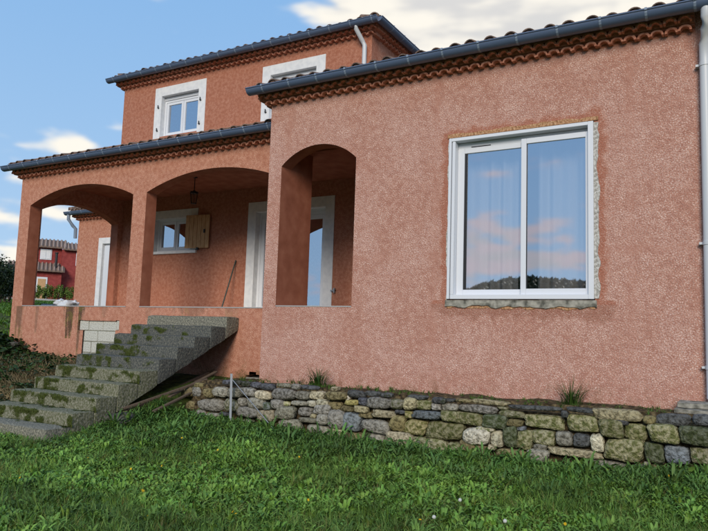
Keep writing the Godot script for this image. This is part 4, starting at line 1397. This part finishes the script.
# ---------------------------------------------------------------- loose things
func small_things() -> void:
	# hanging lantern in the porch
	var la := base("porch_lantern", Vector3(-9.47, 3.08, -1.85), "small black wrought lantern hanging from the porch ceiling", "lantern")
	var b := MB.new()
	b.tube([Vector3(-9.47, 3.085, -1.85), Vector3(-9.47, 2.80, -1.85)], 0.009, 6)
	part(b, "chain", M.black, la)
	b = MB.new()
	b.tube([Vector3(-9.47, 3.06, -1.85), Vector3(-9.47, 3.081, -1.85)], 0.05, 12)
	part(b, "ceiling_rose", M.black, la)
	b = MB.new()
	b.tube([Vector3(-9.47, 2.80, -1.85), Vector3(-9.47, 2.78, -1.85)], 0.03, 8)
	b.tube([Vector3(-9.47, 2.775, -1.85), Vector3(-9.47, 2.74, -1.85)], 0.085, 6)
	part(b, "cap", M.black, la)
	b = MB.new()
	for k in 6:
		var a := TAU * k / 6
		b.tube([Vector3(-9.47 + 0.075 * cos(a), 2.745, -1.85 + 0.075 * sin(a)), Vector3(-9.47 + 0.05 * cos(a), 2.54, -1.85 + 0.05 * sin(a))], 0.006, 5)
	b.tube([Vector3(-9.47, 2.545, -1.85), Vector3(-9.47, 2.53, -1.85)], 0.058, 6)
	part(b, "cage", M.black, la)
	# pole leaning on the back wall of the porch
	b = MB.new()
	b.tube([Vector3(-9.33, FLOOR, -2.66), Vector3(-9.34, 1.53, -3.075)], 0.014, 8)
	var pole := part(b, "pole", M.dark_pole)
	tag(pole, "thin dark green pole leaning against the porch wall beside the door", "pole")
	# bagged rubbish by the wing
	var f := noise(2.5, 4, 431)
	var g0 := on_z(67, 304, -3.9)
	var bag := rough_box(Vector3(g0.x - 0.3, gh(g0.x, g0.z) - 0.06, -4.15), Vector3(g0.x + 0.24, g0.y + 0.10, -3.7), 0.05, 0.16, 0.1, f)
	tag(part(bag, "white_bag", M.bag), "crumpled white plastic sack on the ground by the wing of the house", "sack")
	var g1 := on_z(53, 307, -3.6)
	var dk := rough_box(Vector3(g1.x - 0.3, gh(g1.x, g1.z) - 0.06, -3.85), Vector3(g1.x + 0.22, g1.y + 0.05, -3.4), 0.06, 0.10, 0.1, noise(3.0, 4, 433))
	tag(part(dk, "dark_tarp", M.tarp), "dark blue folded tarp lying beside the white plastic sack", "tarp")
	# steel stake with a wire stay before the stone wall
	var sk := base("steel_stake", Vector3(-5.82, -1.3, 1.04), "thin grey steel stake with wire stay standing before the stone wall", "stake")
	b = MB.new()
	var s0 := Vector3(-5.81, -1.35, 1.05)
	var s1 := Vector3(-5.88, -0.54, 1.0)
	var d := (s1 - s0).normalized()
	var sx := Vector3(0.02, 0, 0)
	var sz := Vector3(0, 0, 0.02)
	b.quad(s0 - sx, s0 + sz, s1 + sz, s1 - sx); b.quad(s0 + sz, s0 + sx, s1 + sx, s1 + sz)
	b.quad(s0 + sx, s0 - sz * 0.2, s1 - sz * 0.2, s1 + sx); b.quad(s0 - sz * 0.2, s0 - sx, s1 - sx, s1 - sz * 0.2)
	part(b, "post", M.steel, sk)
	b = MB.new()
	b.tube([s1 - d * 0.06, Vector3(-5.0, -1.22, 1.12)], 0.006, 6)
	part(b, "stay_wire", M.steel, sk)
	# boards and rods slid under the stair
	var planks := [[Vector3(-6.95, -0.72, 0.05), Vector3(-6.85, -1.08, 1.40), 0.022, 0.014, "grey weathered batten sticking out from under the stair"],
		[Vector3(-7.45, -0.66, -0.3), Vector3(-7.1, -1.12, 1.75), 0.022, 0.022, "long thin pale rod lying under the edge of the stair"],
		[Vector3(-7.3, -0.74, 0.0), Vector3(-7.25, -1.1, 1.35), 0.06, 0.015, "flat brown board lying in the hollow under the stair"],
		[Vector3(-6.88, -0.70, 0.35), Vector3(-7.12, -1.05, 1.7), 0.016, 0.016, "thin grey stick crossing the batten beside the stair"],
		[Vector3(-7.2, -0.62, -0.2), Vector3(-6.98, -0.92, 1.0), 0.03, 0.012, "narrow split lath lying highest in the hollow beside the stair"]]
	for p in planks:
		var bb := MB.new()
		var dir: Vector3 = p[1] - p[0]
		bb.bevel(Vector3(-p[2], -p[3], -dir.length()), Vector3(p[2], p[3], 0), 0.004, Transform3D(Basis.looking_at(dir, Vector3.UP), p[0]))
		tag(part(bb, "board", M.old_wood), p[4], "board")
	# stones lying in the weeds
	for s in [[Vector3(-7.15, -1.22, 1.75), Vector3(0.27, 0.12, 0.18), 601, "dark rounded stone half sunk in weeds by the foot of the stair"], [Vector3(-12.7, -0.42, -0.36), Vector3(0.17, 0.08, 0.12), 602, "pale grey stone lying against the left corner of the porch"]]:
		var o := put(stone_mesh(s[1], s[2], M.stone, lin(105, 105, 102)), "loose_stone", null, Transform3D(Basis(Vector3.BACK, 0.2), s[0]))
		tag(o, s[3], "stone")

# ---------------------------------------------------------------- plants
func blade(b: MB, r: RandomNumberGenerator, at: Vector3, dir: Vector3, l: float, w: float, bend: float) -> void:
	var side := dir.cross(Vector3.UP).normalized()
	var p := at
	var d := (Vector3.UP * 1.4 + dir * 0.35).normalized()
	var last := -1
	for k in 4:
		var t := k / 3.0
		var ww := w * (1.0 - t * t * 0.92)
		var nn := (side.cross(d) * -1.0)
		if nn.y < 0: nn = -nn
		var i := b.vert(p - side * ww, nn)
		b.vert(p + side * ww, nn)
		if k > 0: b.idx.append_array([last, last + 1, i + 1, last, i + 1, i])
		last = i
		p += d * l / 3.0
		d = (d + dir * bend * 0.5 - Vector3.UP * bend * 0.35).normalized()

func tuft(sd: int, count: int, h: float, w: float, spread: float, ca: Color, cb: Color) -> ArrayMesh:
	var r := RandomNumberGenerator.new()
	r.seed = sd
	var b := MB.new()
	for k in count:
		var a := r.randf() * TAU
		var dir := Vector3(cos(a), 0, sin(a))
		b.color = ca.lerp(cb, r.randf())
		blade(b, r, dir * r.randf() * spread, dir, h * r.randf_range(0.55, 1.15), w * r.randf_range(0.7, 1.3), r.randf_range(0.2, 1.3))
	return b.mesh(M.leaf)

# rosette of long toothed leaves
func rosette(sd: int, count: int, l: float, w: float, rise: float, ca: Color, cb: Color, teeth := 0.3) -> ArrayMesh:
	var r := RandomNumberGenerator.new()
	r.seed = sd
	var b := MB.new()
	for k in count:
		var a := TAU * (k + r.randf_range(-0.3, 0.3)) / count
		var dir := Vector3(cos(a), 0, sin(a))
		var side := Vector3(-dir.z, 0, dir.x)
		var ll := l * r.randf_range(0.65, 1.2)
		var up := rise * r.randf_range(0.6, 1.4)
		b.color = ca.lerp(cb, r.randf())
		var last := -1
		for s in 6:
			var t := s / 5.0
			var ww := w * sin(PI * clampf(0.12 + t * 0.88, 0, 1)) * (0.45 + 0.75 * t) * (1.0 - teeth * (s % 2))
			var p := dir * ll * t * (1.0 - 0.15 * t) + Vector3.UP * (up * sin(t * 2.0) + 0.01)
			var nn := (Vector3.UP - dir * up / ll * cos(t * 2.0) * 2.0).normalized()
			var i := b.vert(p - side * ww + Vector3.UP * ww * 0.45, (nn + side * 0.4).normalized())
			b.vert(p, nn); b.vert(p + side * ww + Vector3.UP * ww * 0.45, (nn - side * 0.4).normalized())
			if s > 0: b.idx.append_array([last, last + 1, i + 1, last, i + 1, i, last + 1, last + 2, i + 2, last + 1, i + 2, i + 1])
			last = i
	return b.mesh(M.leaf)

# many small round leaves on short stalks
func clover(sd: int, count: int, spread: float, h: float, size: float, ca: Color, cb: Color) -> ArrayMesh:
	var r := RandomNumberGenerator.new()
	r.seed = sd
	var b := MB.new()
	for k in count:
		var p := Vector3(r.randfn() * spread, h * r.randf_range(0.3, 1.1), r.randfn() * spread)
		var nn := Vector3(r.randfn() * 0.4, 1, r.randfn() * 0.4).normalized()
		var u := nn.cross(Vector3(r.randfn(), 0.1, r.randfn())).normalized()
		var w := nn.cross(u)
		var s := size * r.randf_range(0.6, 1.3)
		b.color = ca.lerp(cb, r.randf())
		var c := b.vert(p - nn * s * 0.25, nn)
		for q in 6:
			var a := TAU * q / 6
			b.vert(p + (u * cos(a) + w * sin(a) * 1.4) * s, (nn + u * cos(a) * 0.25 + w * sin(a) * 0.25).normalized())
		for q in 6:
			b.idx.append_array([c, c + 1 + q, c + 1 + (q + 1) % 6])
	return b.mesh(M.leaf)

func greenery() -> void:
	var ga := lin(72, 104, 46)
	var gb := lin(120, 154, 72)
	var da := lin(66, 98, 50)
	var db := lin(102, 138, 68)
	var kinds := [tuft(701, 16, 0.15, 0.0032, 0.035, ga, gb), tuft(702, 14, 0.12, 0.0040, 0.05, ga, gb), rosette(703, 10, 0.125, 0.0145, 0.065, ga, gb, 0.45), rosette(704, 9, 0.09, 0.015, 0.075, lin(76, 112, 46), lin(122, 160, 72), 0.15), clover(705, 26, 0.045, 0.085, 0.012, da, db), rosette(706, 8, 0.12, 0.013, 0.10, da, db, 0.4), tuft(707, 10, 0.16, 0.002, 0.03, lin(120, 122, 62), lin(150, 146, 90))]
	var names := ["meadow_grass", "meadow_grass", "dandelion_leaves", "plantain_leaves", "clover", "sorrel_leaves", "dry_grass"]
	var labels := ["fine green grass blades of the lawn", "short curled green grass of the lawn", "toothed dandelion leaves growing through the lawn", "broad pale green plantain leaves in the lawn", "patches of small round clover leaves in the lawn", "dark upright leafy weeds below the stone wall", "thin dry yellow grass stalks in the lawn"]
	var spots := []
	var cols := []
	for k in kinds.size():
		spots.append([]); cols.append(PackedColorArray())
	var patch := noise(0.55, 3, 711)
	var patch2 := noise(1.4, 3, 712)
	var tone := noise(0.8, 3, 713)
	var n := 0
	while n < 74000:
		var x := rng.randf_range(-10.5, 1.5)
		var z := rng.randf_range(0.95, 6.6)
		if x < -6.9 and z < 1.0: continue
		if x > -8.95 and x < -7.05 and z < 2.85: continue
		if x < -8.9 and z < 2.6: continue
		var y := gh(x, z)
		if not seen(Vector3(x, y + 0.08, z), 1.3):
			n += 1
			continue
		n += 1
		var a := patch.get_noise_2d(x, z) + 0.16 * smoothstep(-4.5, -1.0, x)
		var c := patch2.get_noise_2d(x, z)
		var wallside := smoothstep(2.2, 1.0, z - smoothstep(-4.0, -7.0, x) * 0.8)
		var k := 0
		var q := rng.randf()
		if q < 0.09: k = 6
		elif rng.randf() < wallside * 0.75: k = 5 if rng.randf() < 0.6 else 4
		elif a > 0.12: k = 0 if q < 0.6 else (1 if q < 0.85 else 2)
		elif c > 0.1: k = 4 if q < 0.45 else (3 if q < 0.7 else 1)
		else: k = 2 if q < 0.42 else (3 if q < 0.72 else 1)
		var s := rng.randf_range(0.6, 1.25) * (1.0 - 0.12 * wallside)
		if k >= 4 and k < 6 and wallside > 0.7 and rng.randf() < 0.05: s *= 1.8
		var tilt := Basis(Vector3(rng.randfn() * 0.12, 1, rng.randfn() * 0.12).normalized(), rng.randf() * TAU)
		spots[k].append(Transform3D(tilt.scaled(Vector3(s, s * rng.randf_range(0.75, 1.15), s)), Vector3(x, y - 0.005, z)))
		var t := 1.0 + tone.get_noise_2d(x, z) * 0.55 + rng.randf_range(-0.22, 0.22)
		cols[k].append(Color(t * rng.randf_range(0.9, 1.15), t, t * rng.randf_range(0.8, 1.1)))
	for k in kinds.size():
		scatter(names[k], kinds[k], spots[k], cols[k], labels[k], "grass" if k in [0, 1, 6] else "weeds")
	# lawn seen past the left corner of the house
	var ls := []
	var lc := PackedColorArray()
	var big := tuft(721, 22, 0.16, 0.012, 0.16, lin(70, 104, 36), lin(112, 150, 56))
	while ls.size() < 5000:
		var x := rng.randf_range(-62, -14)
		var z := rng.randf_range(-36, -1.0)
		var p := Vector3(x, gh(x, z), z)
		if z < -4.4 and x > -17.3: continue
		if not seen(p, 1.15): continue
		ls.append(Transform3D(Basis(Vector3.UP, rng.randf() * TAU).scaled(Vector3.ONE * rng.randf_range(0.7, 1.4)), p))
		var t := rng.randf_range(0.8, 1.2)
		lc.append(Color(t, t, t))
	scatter("far_lawn", big, ls, lc, "bright green lawn rising behind the porch on the left", "grass")
	# bank left of the stair: dry stalks and green ivy-like cover
	var brush := tuft(731, 16, 0.26, 0.004, 0.12, lin(112, 96, 66), lin(160, 144, 108))
	var bs := []
	var bc := PackedColorArray()
	for k in 1500:
		var x := rng.randf_range(-12.8, -8.95)
		var z := rng.randf_range(-0.45, 2.9)
		if rng.randf() > smoothstep(-0.8, 0.6, z + (x + 12.0) * 0.12): continue
		bs.append(Transform3D(Basis(Vector3(rng.randfn(), 0.9, rng.randfn()).normalized(), rng.randf() * TAU).scaled(Vector3.ONE * rng.randf_range(0.6, 1.2)), Vector3(x, gh(x, z), z)))
		var t := rng.randf_range(0.5, 1.1)
		bc.append(Color(t, t, t))
	scatter("dry_brush", brush, bs, bc, "tangle of dry brown stalks on the bank left of the stair", "brush")
	var ivy := clover(733, 40, 0.10, 0.16, 0.022, lin(36, 58, 28), lin(64, 92, 42))
	bs = []
	bc = PackedColorArray()
	for k in 900:
		var x := rng.randf_range(-15.0, -9.0)
		var z := rng.randf_range(-0.5, 2.6)
		if x > -11.2 and rng.randf() < 0.75: continue
		var gy := gh(x, z)
		bs.append(Transform3D(Basis(Vector3.UP, rng.randf() * TAU).scaled(Vector3.ONE * rng.randf_range(0.7, 1.3) * (1.4 if x < -12.4 else 1.0)), Vector3(x, gy, z)))
		var t := rng.randf_range(0.6, 1.15)
		bc.append(Color(t, t, t))
	scatter("bank_cover", ivy, bs, bc, "low dark green leafy cover on the bank by the porch corner", "ground cover")
	# shrubs at the left corner
	for q in [[-13.9, -0.2, 0.55, 0.45], [-14.6, 0.7, 0.6, 0.5], [-12.9, 0.15, 0.28, 0.2]]:
		var p := Vector3(q[0], gh(q[0], q[1]), q[1])
		var sh := base("low_shrub", p, ["dark leafy shrub against the left end of the porch", "broad dark shrub at the outer edge of the bank", "small leafy shrub under the grey stone by the porch"][[-13.9, -14.6, -12.9].find(q[0])], "shrub")
		put(leaf_cloud(1600, Vector3(q[2], q[3], q[2]), 0.07, lin(34, 54, 26), lin(70, 96, 44), 741 + int(q[2] * 100)), "foliage", sh, Transform3D(Basis(), Vector3(0, q[3] * 0.7, 0)))
		var sb := MB.new()
		sb.tube([p + Vector3(0, -0.1, 0), p + Vector3(0.02, q[3], 0)], 0.015, 6)
		part(sb, "stem", M.old_wood, sh)
	# tall grass tufts on the soil strip
	for q in [[-4.95, 0.33, 0.24, 110, "dark green grass tuft against the house wall under the small arch"], [-1.66, 0.32, 0.28, 120, "tall dark grass tuft against the house wall under the big window"], [-5.3, 0.3, 0.12, 26, "thin low grass tuft by the left corner of the big wall"]]:
		var o := put(tuft(750 + int(q[3]) + int(q[0] * -10), q[3], q[2] * 1.25, 0.004, 0.12, lin(38, 62, 28), lin(70, 100, 42)), "grass_tuft", null, Transform3D(Basis(), Vector3(q[0], -0.68, q[1])))
		tag(o, q[4], "grass tuft")
	var fs := []
	var fc := PackedColorArray()
	for k in 420:
		var x := rng.randf_range(-6.6, -0.2)
		var z := rng.randf_range(0.04, 0.7)
		if patch2.get_noise_2d(x * 1.5, z + 9.0) < 0.0 and rng.randf() < 0.8: continue
		fs.append(Transform3D(Basis(Vector3.UP, rng.randf() * TAU).scaled(Vector3.ONE * rng.randf_range(0.25, 0.6)), Vector3(x, -0.67, z)))
		var t := rng.randf_range(0.5, 0.9)
		fc.append(Color(t, t, t))
	scatter("strip_weeds", kinds[1], fs, fc, "sparse small weeds on the soil strip along the house wall", "weeds")
	# flowers
	var fl := MB.new()
	fl.color = lin(226, 190, 30)
	for ring in 2:
		for k in 10:
			var a := TAU * (k + ring * 0.5) / 10
			var dd := Vector3(cos(a), 0.35 + ring * 0.5, sin(a)).normalized()
			var sd2 := Vector3(-sin(a), 0, cos(a))
			var l := 0.016 - 0.004 * ring
			fl.tri(dd * 0.002 - sd2 * 0.003, dd * l + sd2 * 0.001, dd * 0.002 + sd2 * 0.003)
			fl.tri(dd * l - sd2 * 0.0035, dd * l + sd2 * 0.0035, dd * 0.003)
	var fm := fl.mesh(M.painted)
	var stem := MB.new()
	stem.color = lin(90, 120, 50)
	stem.tube([Vector3(0, -0.16, 0), Vector3(0.004, -0.08, 0), Vector3(0, 0, 0)], 0.0018, 5)
	var sm := stem.mesh(M.painted)
	for q in [[131, 469], [142, 490], [143, 491], [182, 438], [195, 463], [218, 450], [233, 512], [236, 514], [148, 516], [250, 436], [162, 466], [20, 478], [64, 478], [88, 458], [299, 457], [282, 455], [199, 431], [607, 470], [669, 476], [565, 524], [420, 520], [308, 500]]:
		var hit := ground_at(q[0], q[1], 0.13)
		var o := base("yellow_flower", hit, "small yellow dandelion flower open among the lawn weeds", "flower", "yellow flowers in the lawn")
		put(fm, "flower_head", o, Transform3D(Basis(Vector3(rng.randfn() * 0.3, 1, 0.5).normalized(), rng.randf() * 6.0).scaled(Vector3.ONE * 0.7), Vector3.ZERO))
		put(sm, "stem", o)
	var ck := MB.new()
	ck.color = lin(215, 215, 210)
	var gold := PI * (3.0 - sqrt(5.0))
	for k in 150:
		var yy := 1.0 - 2.0 * (k + 0.5) / 150.0
		var rr := sqrt(1.0 - yy * yy)
		var dd := Vector3(cos(gold * k) * rr, yy, sin(gold * k) * rr)
		var u := dd.cross(Vector3(0.3, 1, 0.2)).normalized()
		var w := dd.cross(u)
		var p := dd * 0.014
		ck.tri(p + u * 0.003, p - u * 0.0015 + w * 0.0026, p - u * 0.0015 - w * 0.0026)
		ck.tri(dd * 0.003 + u * 0.0003, p, dd * 0.003 - u * 0.0003)
	var cm := ck.mesh(M.painted)
	for q in [[434, 517], [505, 521], [460, 500]]:
		var o := base("dandelion_clock", ground_at(q[0], q[1], 0.15), "round white dandelion seed head standing in the lawn", "seed head", "dandelion seed heads")
		put(cm, "seed_head", o)
		put(sm, "stem", o)

# where the line of sight through a pixel of the photograph meets the lawn, a little above the soil
func ground_at(u: float, vv: float, up: float) -> Vector3:
	var d := ray(u, vv)
	var t := 2.0
	while t < 14.0:
		var p := cam.position + d * t
		if p.y < gh(p.x, p.z) + up: return p
		t += 0.02
	return cam.position + d * t
